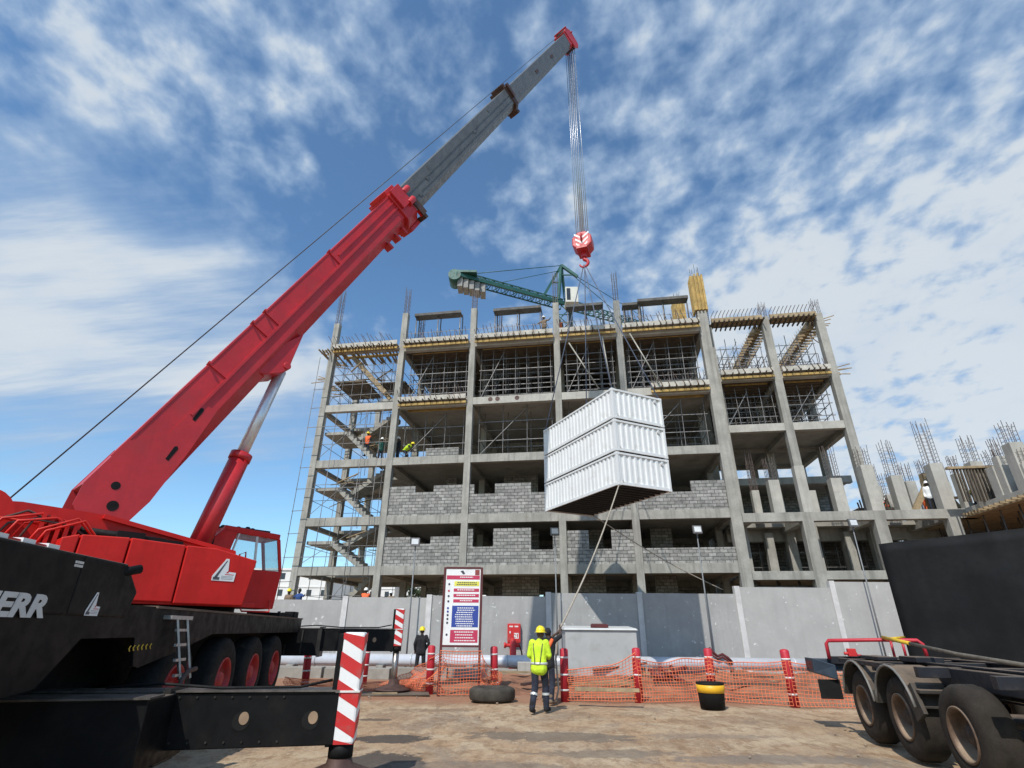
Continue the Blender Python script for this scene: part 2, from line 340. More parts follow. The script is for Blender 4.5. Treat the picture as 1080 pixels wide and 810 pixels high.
# ------------------------------------------------------------------ ground
def ground_material():
    mt = bpy.data.materials.new('dusty_yard'); mt.use_nodes = True; nt = mt.node_tree; N = nt.nodes; L = nt.links
    b = N['Principled BSDF']; b.inputs['Roughness'].default_value = .95
    tc = N.new('ShaderNodeTexCoord'); O = tc.outputs['Object']
    def nz(sc, det=7, ms=None, rot=0.0, ro=.62, dist=0.0):
        n = N.new('ShaderNodeTexNoise'); n.inputs['Scale'].default_value = sc; n.inputs['Detail'].default_value = det; n.inputs['Roughness'].default_value = ro; n.inputs['Distortion'].default_value = dist
        mp = N.new('ShaderNodeMapping'); mp.inputs['Scale'].default_value = ms or (1, 1, 1); mp.inputs['Rotation'].default_value = (0, 0, rot)
        L.new(O, mp.inputs[0]); L.new(mp.outputs[0], n.inputs[0]); return n.outputs[0]
    def rng(x, a, c, lo=0., hi=1.):
        n = N.new('ShaderNodeMapRange'); n.interpolation_type = 'SMOOTHSTEP'; L.new(x, n.inputs[0])
        for i, q in enumerate((a, c, lo, hi)): n.inputs[i + 1].default_value = q
        return n.outputs[0]
    def mix(f, a, c):
        n = N.new('ShaderNodeMix'); n.data_type = 'RGBA'
        for i, q in ((0, f), (6, a), (7, c)):
            if isinstance(q, float): n.inputs[i].default_value = q
            elif isinstance(q, tuple): n.inputs[i].default_value = (*q, 1)
            else: L.new(q, n.inputs[i])
        return n.outputs[2]
    def mul(a, c):
        n = N.new('ShaderNodeMath'); n.operation = 'MULTIPLY'
        for i, q in enumerate((a, c)):
            if isinstance(q, float): n.inputs[i].default_value = q
            else: L.new(q, n.inputs[i])
        return n.outputs[0]
    def add(a, c):
        n = N.new('ShaderNodeMath'); n.operation = 'ADD'
        for i, q in enumerate((a, c)):
            if isinstance(q, float): n.inputs[i].default_value = q
            else: L.new(q, n.inputs[i])
        return n.outputs[0]
    c = mix(rng(nz(.28), .35, .68), (.40, .255, .14), (.42, .315, .205))
    c = mix(rng(nz(.8, 9, (1, 1.0, 1), .12, .72), .46, .60, 0., .9), c, (.48, .37, .24))       # pale scraped dust
    c = mix(rng(nz(.6, 9, (1.2, .8, 1), -.2, .68), .50, .60, 0., .62), c, (.24, .155, .09))      # damp brown patches
    c = mix(rng(nz(.42, 9, (1, .7, 1), .3, .66, .4), .53, .62, 0., .5), c, (.17, .14, .11)) # grey worn patches
    c = mix(rng(nz(2.6, 10, (1, .6, 1), 0., .72), .50, .60, 0., .7), c, (.235, .14, .072))
    c = mix(rng(nz(9, 8, (1, .5, 1), .2, .75), .50, .60, 0., .38), c, (.19, .125, .072))
    c = mix(rng(nz(13, 8, (1, .5, 1), -.3, .75), .54, .63, 0., .5), c, (.52, .40, .265))
    c = mix(rng(nz(46, 4, None, 0., .7), .56, .66, 0., .35), c, (.14, .095, .06))
    sp = N.new('ShaderNodeSeparateXYZ'); L.new(O, sp.inputs[0])
    wob = nz(.9, 5)
    yy = add(sp.outputs[1], mul(wob, 2.4))
    band = mul(rng(yy, 16.4, 17.8), rng(yy, 32., 29.5))
    c = mix(mul(band, .85), c, (.30, .14, .075))                                            # red earth by the trench
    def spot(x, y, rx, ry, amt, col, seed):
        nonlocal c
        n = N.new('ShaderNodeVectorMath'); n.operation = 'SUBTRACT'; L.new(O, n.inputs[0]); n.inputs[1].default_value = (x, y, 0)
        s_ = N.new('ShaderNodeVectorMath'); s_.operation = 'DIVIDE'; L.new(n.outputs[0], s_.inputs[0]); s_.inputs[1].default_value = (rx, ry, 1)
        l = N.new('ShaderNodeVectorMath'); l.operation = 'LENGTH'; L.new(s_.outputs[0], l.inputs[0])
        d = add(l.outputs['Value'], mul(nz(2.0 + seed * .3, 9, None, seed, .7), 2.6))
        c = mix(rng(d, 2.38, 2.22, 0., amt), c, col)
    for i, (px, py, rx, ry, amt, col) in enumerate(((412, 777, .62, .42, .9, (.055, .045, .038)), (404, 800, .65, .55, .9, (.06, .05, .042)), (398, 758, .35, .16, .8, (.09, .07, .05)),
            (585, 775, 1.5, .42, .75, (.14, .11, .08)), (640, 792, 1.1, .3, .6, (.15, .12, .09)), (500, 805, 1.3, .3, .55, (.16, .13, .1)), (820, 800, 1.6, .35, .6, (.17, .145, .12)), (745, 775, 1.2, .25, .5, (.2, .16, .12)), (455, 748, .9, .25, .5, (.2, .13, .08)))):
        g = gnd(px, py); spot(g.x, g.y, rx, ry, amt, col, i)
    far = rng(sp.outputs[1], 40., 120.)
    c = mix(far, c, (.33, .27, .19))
    L.new(c, b.inputs['Base Color'])
    bp = N.new('ShaderNodeBump'); bp.inputs['Strength'].default_value = .55; bp.inputs['Distance'].default_value = .05
    L.new(add(nz(2.5, 10, None, 0., .72), mul(nz(18, 6), .5)), bp.inputs['Height']); L.new(bp.outputs[0], b.inputs['Normal'])
    return mt
mb = MB()
def gz(x, y):
    if 2 < y < 30 and abs(x) < 16:
        return .035 * noise.noise(Vector((x * .35, y * .35, 3))) + .018 * noise.noise(Vector((x * 1.3, y * 1.3, 7))) - .02
    return -.02
xs = [-900, -200, -60, -16] + [-16 + .4 * i for i in range(1, 81)] + [60, 200, 900]
ys = [-60, -10, 2] + [2 + .4 * i for i in range(1, 71)] + [60, 150, 400, 1400]
grid = [[mb.v((x, y, gz(x, y))) for x in xs] for y in ys]
for j in range(len(ys) - 1):
    for i in range(len(xs) - 1): mb.face([grid[j][i], grid[j][i + 1], grid[j + 1][i + 1], grid[j + 1][i]], 0, True)
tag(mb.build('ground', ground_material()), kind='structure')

# heaped red earth along the trench behind the net
mb = MB(); X0, X1, Y0, Y1 = -1.6, 15.5, 17.3, 25.6; nx, ny = 110, 34; g2 = []
for j in range(ny + 1):
    row = []
    for i in range(nx + 1):
        x = X0 + (X1 - X0) * i / nx; y = Y0 + (Y1 - Y0) * j / ny
        e = min(1, min(i, nx - i) / 10) * min(1, min(j, ny - j) / 7)
        h = .20 + .22 * noise.noise(Vector((x * .5, y * .6, 1))) + .14 * noise.noise(Vector((x * 1.7, y * 1.7, 4))) + .05 * noise.noise(Vector((x * 5, y * 5, 9)))
        row.append(mb.v((x, y, -.06 + e * max(.02, h))))
    g2.append(row)
for j in range(ny):
    for i in range(nx): mb.face([g2[j][i], g2[j][i + 1], g2[j + 1][i + 1], g2[j + 1][i]], 0, True)
tag(mb.build('earth_mound', soil), kind='structure')

# ------------------------------------------------------------------ grey boundary wall
WY = 28.0
wall = thing('boundary_wall', 'long grey panelled wall running across the site in front of the concrete frame', 'wall', (0, WY, 0))
spans = [(60, 361, 631.5), (361, 451, 630), (451, 579, 628.6), (579, 677, 625.8), (677, 783, 626), (783, 887, 619.6), (887, 990, 614)]
for i, (xa, xb, yt) in enumerate(spans):
    a = atY(xa, 660, WY).x; b = atY(xb, 660, WY).x; zt = atY((xa + xb) / 2, yt, WY).z
    mb = MB(); n = 1
    mb.box(a + .05, b - .05, WY, WY + .12, -.05, zt)
    mb.build('panel', wallmat_lit if i in (1, 5, 6) else wallmat_shaded, wall)  # wall shading painted in: lit panels take the lighter grey
    post = MB(); zt2 = max(zt, atY((xa + xb) / 2, spans[i - 1][2] if i else yt, WY).z) + .04
    post.box(a - .13, a + .13, WY - .07, WY + .2, -.05, zt2); post.build('post', wallpost, wall, .01)

# ------------------------------------------------------------------ unfinished main building
BF = frame(FP, -FA)
bld = thing('concrete_building', 'long unfinished five storey concrete frame with block infill and rebar above the roof', 'building', FP, -FA)
CW = .43
CS = [-14.0, -8.5, -3.15, 2.95, 7.3, 12.92]
LV = [0, 5.22, 8.25, 12.15, 16.25, 20.8]
SLT, BD = .22, .52
BACK = [0, 4.7, 9.4]
def noisy_column(name, s, bk, h0, h1, w_=CW, d_=None, mat=concrete, parent=bld):
    mb = MB(BF); d_ = d_ or w_; mb.box(s, s + w_, bk, bk + d_, h0, h1); return mb.build(name, mat, parent, .012)
tops = {-14.0: (357, 341), -8.5: (428, 330), -3.15: (499, 325), 2.95: (586, 319), 7.3: (648, 317), 12.92: (735, 328)}
rebt = {-14.0: (362, 305), -8.5: (430, 302), -3.15: (499, 303), 2.95: (583, 285), 7.3: (645, 284), 12.92: (728, 279)}
def rebar_cage(s, bk, h0, h1, w_=CW, parent=bld, ties=.35, lean=0.0, nb=3, F=BF):
    mb = MB(F); e = .05; k = []
    for i in range(nb):
        for j in range(nb):
            if 0 < i < nb - 1 and 0 < j < nb - 1: continue
            x = s + e + (w_ - 2 * e) * i / (nb - 1); y = bk + e + (w_ - 2 * e) * j / (nb - 1)
            hh = h1 - random.uniform(0, .25) * (h1 - h0) * .5
            mb.path([(x, y, h0), (x + lean * .4, y, h0 + (hh - h0) * .6), (x + lean + random.uniform(-.05, .05), y + random.uniform(-.05, .05), hh)], .015, 5, smooth=False)
    z = h0 + .15
    while z < h0 + (h1 - h0) * .75:
        t = (z - h0) / max(.1, h1 - h0) * lean * .8
        for p, q in (((s + e, bk + e), (s + w_ - e, bk + e)), ((s + w_ - e, bk + e), (s + w_ - e, bk + w_ - e)), ((s + w_ - e, bk + w_ - e), (s + e, bk + w_ - e)), ((s + e, bk + w_ - e), (s + e, bk + e))):
            mb.bar((p[0] + t, p[1], z), (q[0] + t, q[1], z), .012)
        z += ties
    return mb.build('rebar_cage', rebar, parent)
for s in CS:
    cw = .62 if s > 12 else CW
    ht = fh(*tops[s]); hr = fh(*rebt[s])
    noisy_column('column', s, 0, 0, ht, cw)
    rebar_cage(s, 0, ht, hr, cw)
    for bk in BACK[1:]:
        top = LV[5] + (.6 if bk == BACK[2] else .3)
        if s == -14.0: top = LV[5] - .2
        noisy_column('column', s, bk, 0, top, .42)
        rebar_cage(s, bk, top, top + random.uniform(2.0, 3.2), .42)
E2 = CS[5] + .62
# slabs: stair bay (first bay) has no slab except a strip at the back
for li in range(1, 6):
    z = LV[li]
    mb = MB(BF); mb.box(CS[1] + .02, E2 - .02, .05, BACK[2] + .4, z - SLT, z - .003); mb.build('floor_slab', slabmat, bld)
    if li < 5:
        mb = MB(BF); mb.box(CS[0] + .02, CS[1], BACK[1] + .1, BACK[2] + .4, z - SLT, z - .006); mb.build('floor_slab', slabmat, bld)
# front, rear and cross beams
for li in range(1, 6):
    z = LV[li]
    for i in range(5):
        a = CS[i] + (CW if i < 5 else .62); b = CS[i + 1]
        dp = BD
        if li == 5 and i == 0: dp = .3
        mb = MB(BF); mb.box(a, b, .03, .40, z - dp, z + (.012 if li < 5 else .05)); mb.build('beam', concrete if li < 4 else concrete_new, bld, .01)
        mb = MB(BF); mb.box(a, b, BACK[2] + .02, BACK[2] + .40, z - dp, z + .004); mb.build('beam', concrete, bld)
    for i, s in enumerate(CS):
        if li == 5 and i == 0: continue
        mb = MB(BF); mb.box(s + .05, s + .38, CW, BACK[1], z - BD + .03, z - SLT - .002)
        mb.box(s + .05, s + .38, BACK[1] + .42, BACK[2], z - BD + .03, z - SLT - .002)
        mb.build('cross_beam', slabmat, bld)
# block infill
def block_wall(s0, s1, h0, prof, bk=.12, th=.2):
    """prof: list of (s_from, s_to, top)"""
    mb = MB(BF)
    for a, b, t in prof:
        n = max(1, int((t - h0) / .215 + .5)); mb.box(a, b, bk, bk + th, h0, h0 + n * .215)
    return mb.build('block_wall', blockmat, bld)
def prof_px(s0, s1, h0, segs):
    out = []; 
    for k, (xe, yt) in enumerate(segs):
        a = s0 if not out else out[-1][1]
        b = s1 if xe is None else fs(xe, yt, .12)
        out.append((a, b, fh(560, yt, .12) if False else fh((xe or 600), yt, .12)))
    return out
bays = [(CS[i] + CW, CS[i + 1]) for i in range(5)]
# storey between levels 1 and 2
z = LV[1] + .014
block_wall(*bays[1], z, [(bays[1][0], fs(432.5, 570, .12), fh(430, 565, .12)), (fs(432.5, 570, .12), fs(454, 570, .12), fh(440, 574, .12)), (fs(454, 570, .12), bays[1][1], fh(470, 565, .12))])
block_wall(*bays[2], z, [(bays[2][0], fs(498.6, 570, .12), fh(495, 558.5, .12)), (fs(498.6, 570, .12), fs(520, 570, .12), fh(510, 577.5, .12)), (fs(520, 570, .12), fs(560, 570, .12), fh(540, 558, .12)), (fs(560, 570, .12), fs(583, 570, .12), fh(570, 578, .12)), (fs(583, 570, .12), bays[2][1], fh(588, 558, .12))])
block_wall(*bays[3], z, [(bays[3][0], fs(621, 570, .12), fh(610, 558.5, .12)), (fs(621, 570, .12), fs(645, 570, .12), fh(633, 579, .12)), (fs(645, 570, .12), bays[3][1], fh(655, 558, .12))])
block_wall(*bays[4], z, [(bays[4][0], bays[4][1], fh(720, 579, .12))])
# storey between levels 2 and 3
z = LV[2] + .014
block_wall(*bays[1], z, [(bays[1][0], fs(438, 515, .12), fh(425, 512, .12)), (fs(438, 515, .12), fs(457.5, 515, .12), fh(448, 520, .12)), (fs(457.5, 515, .12), bays[1][1], fh(470, 511, .12))])
block_wall(*bays[2], z, [(bays[2][0], fs(500, 515, .12), fh(495, 510.5, .12)), (fs(500, 515, .12), fs(522, 515, .12), fh(510, 519.5, .12)), (fs(522, 515, .12), fs(560, 515, .12), fh(540, 510, .12)), (fs(560, 515, .12), fs(575, 515, .12), fh(567, 519, .12)), (fs(575, 515, .12), bays[2][1], fh(580, 510, .12))])
block_wall(*bays[3], z, [(bays[3][0], fs(622, 515, .12), fh(612, 510, .12)), (fs(622, 515, .12), fs(644, 515, .12), fh(632, 519, .12)), (fs(644, 515, .12), bays[3][1], fh(660, 510, .12))])
block_wall(*bays[4], z, [(bays[4][0], fs(729, 515, .12), fh(710, 518, .12)), (fs(729, 515, .12), bays[4][1], fh(745, 507, .12))])
# rear infill that keeps the lower storeys dark, with gaps where daylight comes through
for li, gaps in ((0, {1: [(.3, 1.3), (2.9, 3.4), (4.1, 4.7)], 2: [(.6, 1.2), (3.3, 3.7)], 3: [(.5, 2.8)], 4: [(.5, 1.8), (2.8, 3.9)]}), (1, {1: [(.7, 1.5), (2.6, 3.0), (3.6, 4.2)], 2: [(2.2, 2.7)], 3: [], 4: [(3, 3.4)]}), (2, {1: [], 2: [], 3: [], 4: [(4, 4.9)]}), (4, {1: [(.2, 4.7)], 2: [], 3: [(.3, 3.8)], 4: [(.4, 3.4)]}), (3, {1: [(1.4, 4.9)], 2: [(.1, 2.2)], 3: [(.3, 1.2)], 4: [(.5, 1.4)]})):
    for bi in (1, 2, 3, 4):
        a, b = bays[bi]; h0 = LV[li] + .01; h1 = LV[li + 1] - BD + .02
        sill = h0 + (1.1 if li < 3 else .05); head = h1 - (.55 if li < 3 else .0 if li == 3 else 1.2)
        if li == 0: sill = h0 + .4; head = h0 + 4.1
        if li >= 3: head = h0 + 2.6 if li == 3 else h0 + 1.0
        mb = MB(BF); x = a
        for g0, g1 in gaps[bi]:
            mb.box(x, a + g0, BACK[2] + .1, BACK[2] + .3, h0, h1); mb.box(a + g0, a + g1, BACK[2] + .1, BACK[2] + .3, h0, sill); mb.box(a + g0, a + g1, BACK[2] + .1, BACK[2] + .3, head, h1); x = a + g1
        mb.box(x, b, BACK[2] + .1, BACK[2] + .3, h0, h1); mb.build('rear_wall', blockmat, bld)
# middle partitions, lower storeys
for li in (0, 1, 2):
    for bi, (u0, u1) in ((1, (2.4, 3.2)), (2, (1.4, 3.9)), (3, (0, 2.2)), (4, (1, 2.4))):
        a, b = bays[bi]; mb = MB(BF); mb.box(a + u0, a + u1, BACK[1] + .1, BACK[1] + .3, LV[li] + .01, LV[li + 1] - SLT - .01); mb.build('partition_wall', blockmat, bld)
# stairs in the first bay
def flight(s0, h0, s1, h1, bk0, bk1, n=9):
    mb = MB(BF); ds = (s1 - s0) / n; dh = (h1 - h0) / n; th = .2
    poly = [(s0, h0)]
    for i in range(n): poly += [(s0 + ds * i, h0 + dh * (i + 1)), (s0 + ds * (i + 1), h0 + dh * (i + 1))]
    poly += [(s1, h1 - .28), (s0, h0 - .28)]
    mb.prism(poly, bk0, bk1, lambda u, v_, d: (u, d, v_)); return mb.build('stair_flight', concrete, bld)
for li in range(0, 4):
    h0, h1 = LV[li], LV[li + 1]; hm = h0 + (h1 - h0) * .54
    flight(-9.5, h0 if li else h0 + .05, -11.9, hm, .55, 1.9)
    flight(-11.9, hm, -9.2, h1 - .02, 2.2, 3.6)
    mb = MB(BF); mb.box(-13.55, -11.9, .5, 3.65, hm - .2, hm); mb.build('stair_landing', concrete, bld)
    if li: 
        mb = MB(BF); mb.box(-9.45, -8.5, .42, 4.8, h0 - .2, h0 - .01); mb.build('stair_landing', concrete, bld)
# timber-formed top stair flights
mb = MB(BF); mb.bar((-12.3, .7, 20.3), (-9.4, .7, 17.2), .35, .16); mb.bar((-12.3, 1.6, 20.3), (-9.4, 1.6, 17.2), .12, .3); mb.bar((-12.3, .5, 20.35), (-9.4, .5, 17.25), .08, .34)
for k in range(9):
    t = k / 8; mb.bar((-12.3 + 2.9 * t, .45, 20.42 - 3.1 * t), (-12.3 + 2.9 * t, 1.7, 20.42 - 3.1 * t), .06)
mb.build('stair_formwork', timber, bld)
# roof edge formwork: plank soffit, yellow bearer, joist ends and starter bars
edge_pale = M('pale_shutter_edge', (.46, .43, .37), .85, var=.25, scale=2.2, stain=((.24, .2, .15), 3, .5, .7))
def edge_formwork(a, b, z, fr=-.42, joists=True, starters=True, yel=True, F=BF, parent=bld, tilt=.16):
    mb = MB(F); mb.box(a, b, fr, fr + .44, z - .13, z - .09); mb.box(a, b, fr - .02, fr + .02, z - .15, z + .19)
    mb.build('edge_shutter', edge_pale, parent)
    if yel:
        mb = MB(F); mb.box(a, b, fr + .1, fr + .2, z - .44, z - .29); mb.box(a + .4, b - .2, fr + .62 + .5, fr + .72 + .5, z - .5, z - .3); mb.build('bearer', yellow_beam, parent)
    if joists:
        mb = MB(F); x = a + .15
        while x < b - .1:
            mb.hexa([(x, fr - random.uniform(.15, .5), z - .25), (x + .05, fr - .3, z - .25), (x + .05, fr + .72, z - .25), (x, fr + .72, z - .25), (x, fr - .35, z - .16), (x + .05, fr - .35, z - .16), (x + .05, fr + .72, z - .16), (x, fr + .72, z - .16)])
            if random.random() < .7: mb.bar((x + .14, fr - .04, z - .2), (x - .02, fr - .05, z + .16 + random.uniform(0, .25)), .04)
            x += random.uniform(.34, .52)
        mb.build('joist', darkply, parent)
    if starters:
        mb = MB(F); x = a + .1
        while x < b - .05:
            l = random.uniform(.55, .95); t = random.uniform(-.1, .1) + tilt
            mb.path([(x, fr + .06, z - .1), (x - t * .5, fr - .02, z + l * .5), (x - t, fr - .1 + random.uniform(-.15, .1), z + l)], .022, 5, smooth=False); x += random.uniform(.22, .36)
        mb.build('starter_bars', rebar, parent)
for i in range(5):
    a = CS[i] + CW; b = CS[i + 1]
    edge_formwork(a + .02, b - .02, LV[5] + .05, tilt=.45 if i == 0 else .2)
edge_formwork(CS[1] + CW + .02, CS[2] - .02, LV[4], fr=-.3)
edge_formwork(CS[4] + CW + 1.5, CS[5] - .02, LV[4], fr=-.3)
mb = MB(BF)
for k in range(26):   # joists under the stair-bay roof and ragged bar ends on the left corner
    x = -14.5 + k * .23; mb.bar((x, -.5 - random.uniform(0, .3), 20.55), (x + random.uniform(-.5, .2), 2.2, 20.55 + random.uniform(-.1, .1)), .07, .1)
for k in range(14): mb.bar((-13.9 + random.uniform(-.1, .1), .2 + k * .22, 20.9 + random.uniform(-.3, .2)), (-14.75 + random.uniform(-.3, .2), .1 + k * .22, 21.0 + random.uniform(-.3, .35)), .05)
for k in range(16): mb.bar((-13.8, .2 + k * .18, 18.5 + random.uniform(-.3, .2)), (-14.7 + random.uniform(-.4, .3), .1 + k * .2, 18.45 + random.uniform(-.3, .5)), .05)
mb.build('joist', timber, bld)
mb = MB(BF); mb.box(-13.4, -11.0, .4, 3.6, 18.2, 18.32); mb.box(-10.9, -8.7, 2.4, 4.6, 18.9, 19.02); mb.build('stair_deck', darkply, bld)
# plywood soffit sheets seen under the top decks
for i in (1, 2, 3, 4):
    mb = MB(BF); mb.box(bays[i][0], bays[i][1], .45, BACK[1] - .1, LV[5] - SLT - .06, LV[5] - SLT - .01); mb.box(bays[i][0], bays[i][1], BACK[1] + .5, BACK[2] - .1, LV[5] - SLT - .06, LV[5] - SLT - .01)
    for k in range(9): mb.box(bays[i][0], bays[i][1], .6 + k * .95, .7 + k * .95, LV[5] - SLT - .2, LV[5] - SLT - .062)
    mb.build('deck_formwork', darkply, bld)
# lintel frames on the roof
for (x0, y0, x1, y1, bk) in ((438.5, 334, 487, 331.5, 1.2), (521, 328.5, 571, 326.5, 1.2), (597, 325, 636, 323, 1.6), (672, 320, 725, 315, .8), (656, 324, 674, 322, 1.2)):
    s0, h0 = fac(x0, y0, bk); s1, h1 = fac(x1, y1, bk); hz = (h0 + h1) / 2
    mb = MB(BF); mb.box(s0, s1, bk - .25, bk + .45, hz - .06, hz); mb.box(s0, s1, bk - .28, bk - .24, hz - .05, hz + .16); mb.box(s0, s1, bk + .42, bk + .46, hz - .05, hz + .2); mb.build('lintel_formwork', M('grey_ply', (.115, .11, .10), .8, var=.25, scale=2), bld)
    mb = MB(BF)
    for k in range(3):
        x = s0 + .1 + (s1 - s0 - .2) * k / 2; mb.tube((x, bk, LV[5]), (x, bk, hz - .1), .045, n=6); mb.tube((x + .1, bk + .4, LV[5]), (x + .1, bk + .4, hz - .1), .045, n=6)
    mb.bar((s0, bk, LV[5] + .9), (s1, bk, LV[5] + .9), .04); mb.build('lintel_prop', steel_dull, bld)
    rebar_cage(s0 + .1, bk + .6, LV[5], hz + .8, .4)
# thin guard rails along the roof edge
mb = MB(BF)
for i in range(1, 5):
    a, b = bays[i]; k = 4
    for j in range(k + 1): mb.tube((a + (b - a) * j / k, .2, LV[5]), (a + (b - a) * j / k, .2, LV[5] + 1.15), .02, n=5)
    for h in (.55, 1.05): mb.bar((a, .2, LV[5] + h), (b, .2, LV[5] + h), .022)
mb.build('guard_rail', steel_dull, bld)
# yellow column shutters
def shutter(s, bk, h0, h1, w_):
    mb = MB(BF)
    mb.box(s - .08, s + w_ + .08, bk - .08, bk + w_ + .08, h0, h1)
    for k in range(4):
        x = s - .1 + (w_ + .2) * k / 3
        mb.box(x - .05, x + .05, bk - .2, bk - .08, h0 - .1, h1 + random.uniform(-.1, .2)); mb.box(x - .05, x + .05, bk + w_ + .08, bk + w_ + .2, h0 - .1, h1)
        y = bk - .1 + (w_ + .2) * k / 3; mb.box(s - .2, s - .08, y - .05, y + .05, h0 - .1, h1); mb.box(s + w_ + .08, s + w_ + .2, y - .05, y + .05, h0 - .1, h1 + .1)
    mb.build('column_shutter', yellow_beam, bld)
shutter(12.95, .02, fh(735, 327), fh(732, 292), .5)
s_, h_ = fac(716, 342, 3.5); shutter(fs(713, 330, 3.5), 3.5, LV[5] + .4, fh(720, 318, 3.5), .5); rebar_cage(fs(713, 330, 3.5), 3.5, fh(720, 318, 3.5), fh(716, 308, 3.5), .45)
mb = MB(BF)
for k in range(14):   # reinforcement and truss bars lying on the roof of the right bays
    x = 8.2 + random.uniform(0, 3.4); mb.bar((x, random.uniform(.5, 2.5), 21 + random.uniform(0, .9)), (x + random.uniform(1, 2.6), random.uniform(.5, 2.5), 21 + random.uniform(.1, 1.3)), .045)
mb.build('loose_bars', rebar, bld)
# blocks stacked on level 3
mb = MB(BF); mb.box(-6.0, -3.7, .6, 1.5, LV[3] + .01, LV[3] + .75); mb.build('block_stack', blockmat, bld)
# water stains: round pipe sleeves on the level 4 beam
mb = MB(BF)
for x in (-1.0, .35, -1.5): mb.tube((x, .02, LV[4] - .2), (x, .1, LV[4] - .2), .16, n=14)
mb.build('pipe_sleeve', brownsteel, bld)

# ------------------------------------------------------------------ right block with its low wing
rb = thing('concrete_building', 'unfinished right hand concrete block with open top frame and a low wing of bare columns', 'building', FP + FD * 13.9 + FB * 1.6, -FA)
TB = 1.6            # the tower part stands a little back from the wing
def rbk(x, y): return fac(x, y, TB)
TS = [rbk(757, 430)[0], rbk(826, 440)[0], rbk(889, 440)[0]]
RL = [rbk(830, 447)[1], rbk(820, 394)[1], rbk(800, 334)[1]]
RL = [rbk(825, 446)[1], rbk(815, 392)[1], rbk(815, 335)[1]]
TBK = [TB, TB + 4.6, TB + 9.0]
TT = [rbk(752, 345)[1], rbk(800, 334)[1], rbk(858, 330)[1]]
TR = [rbk(748, 318)[1], rbk(800, 322)[1], rbk(857, 319)[1]]
LOW = fh(850, 540, 0)
for i, s in enumerate(TS):
    for j, bk in enumerate(TBK):
        mb = MB(BF); top = TT[i] if j == 0 else (RL[1] + .1 if j == 1 else RL[1])
        mb.box(s, s + .5, bk, bk + .5, 0, top); mb.build('column', concrete, rb, .012)
        if j == 0: rebar_cage(s, bk, top, TR[i] + .4, .5, rb)
        elif j == 2: rebar_cage(s, bk, top, top + 1.2, .5, rb)
for z in RL[:2]:
    mb = MB(BF); mb.box(TS[0] + .1, TS[2] + .45, TBK[0] + .06, TBK[2] + .45, z - .25, z - .004); mb.build('floor_slab', slabmat, rb)
    for i in range(2):
        mb = MB(BF); mb.box(TS[i] + .5, TS[i + 1], TB + .03, TB + .42, z - .5, z + .01); mb.build('beam', concrete_new, rb, .01)
    for j in (1, 2):
        for i in range(2):
            mb = MB(BF); mb.box(TS[i] + .5, TS[i + 1], TBK[j] + .03, TBK[j] + .42, z - .5, z - .252); mb.build('beam', slabmat, rb)
    for s in TS:
        mb = MB(BF); mb.box(s + .06, s + .42, TB + .5, TBK[1], z - .62, z - .254); mb.box(s + .06, s + .42, TBK[1] + .5, TBK[2], z - .62, z - .254); mb.build('cross_beam', slabmat, rb)
for i in range(2): edge_formwork(TS[i] + .52, TS[i + 1] - .02, RL[1], fr=TB - .3, F=BF, parent=rb)
mb = MB(BF); mb.box(TS[0] + .6, TS[2], TB + .5, TBK[2], RL[1] - .36, RL[1] - .28)
for k in range(16): mb.box(TS[0] + .6, TS[2], TB + .6 + k * .55, TB + .68 + k * .55, RL[1] - .48, RL[1] - .36)
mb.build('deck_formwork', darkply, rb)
mb = MB(BF); mb.box(TS[0] + .5, TS[1] + 1.2, TBK[2] + .1, TBK[2] + .3, RL[0], RL[1] - .3); mb.build('rear_wall', blockmat, rb)
# top: only the beam troughs are shuttered
z = RL[2]
for i in range(2):
    mb = MB(BF); a = TS[i] + .5; b = TS[i + 1]
    mb.box(a, b, TB - .25, TB + .6, z - .2, z - .14); mb.box(a, b, TB - .28, TB - .22, z - .2, z + .12); mb.box(a, b, TB + .55, TB + .6, z - .2, z + .12); mb.build('beam_shutter', timber, rb)
    mb = MB(BF); x = a + .1
    while x < b: mb.box(x, x + .07, TB - .6, TB + .9, z - .32, z - .2); x += .33
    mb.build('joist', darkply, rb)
    mb = MB(BF); x = a
    while x < b:
        mb.path([(x, TB - .1, z - .1), (x + .05, TB - .15, z + .35), (x + .28, TB - .25, z + .75)], .024, 5, smooth=False); x += .26
    mb.build('starter_bars', rebar, rb)
for i, s in enumerate(TS[1:]):
    mb = MB(BF); mb.box(s - .25, s + .05, TB + .6, TBK[2] + .8, z - .62, z - .56); mb.box(s - .28, s - .22, TB + .6, TBK[2] + .8, z - .6, z); mb.box(s + .0, s + .06, TB + .6, TBK[2] + .8, z - .6, z)
    for k in range(22): mb.box(s - .7, s + .5, TB + .8 + k * .42, TB + .9 + k * .42, z - .76, z - .63)
    for k in range(22): mb.tube((s - .1, TB + .8 + k * .42, z - .6), (s - .25, TB + .8 + k * .42, z + .35), .02, n=5)
    mb.build('beam_shutter', timber, rb)
mb = MB(BF)
for k in range(12): mb.bar((TS[2] + .4, TB + .2 + k * .2, z - .2 + random.uniform(-.4, .1)), (TS[2] + 1.0 + random.uniform(0, .6), TB + .2 + k * .3, z - .2 + random.uniform(-.4, .2)), .05)
for k in range(8): mb.bar((TS[2] + .4, TB + .2 + k * .3, RL[1] + .1), (TS[2] + 1.0 + random.uniform(0, .7), TB - .2 + k * .3, RL[1] + random.uniform(-.2, .4)), .05)
mb.build('joist', timber, rb)
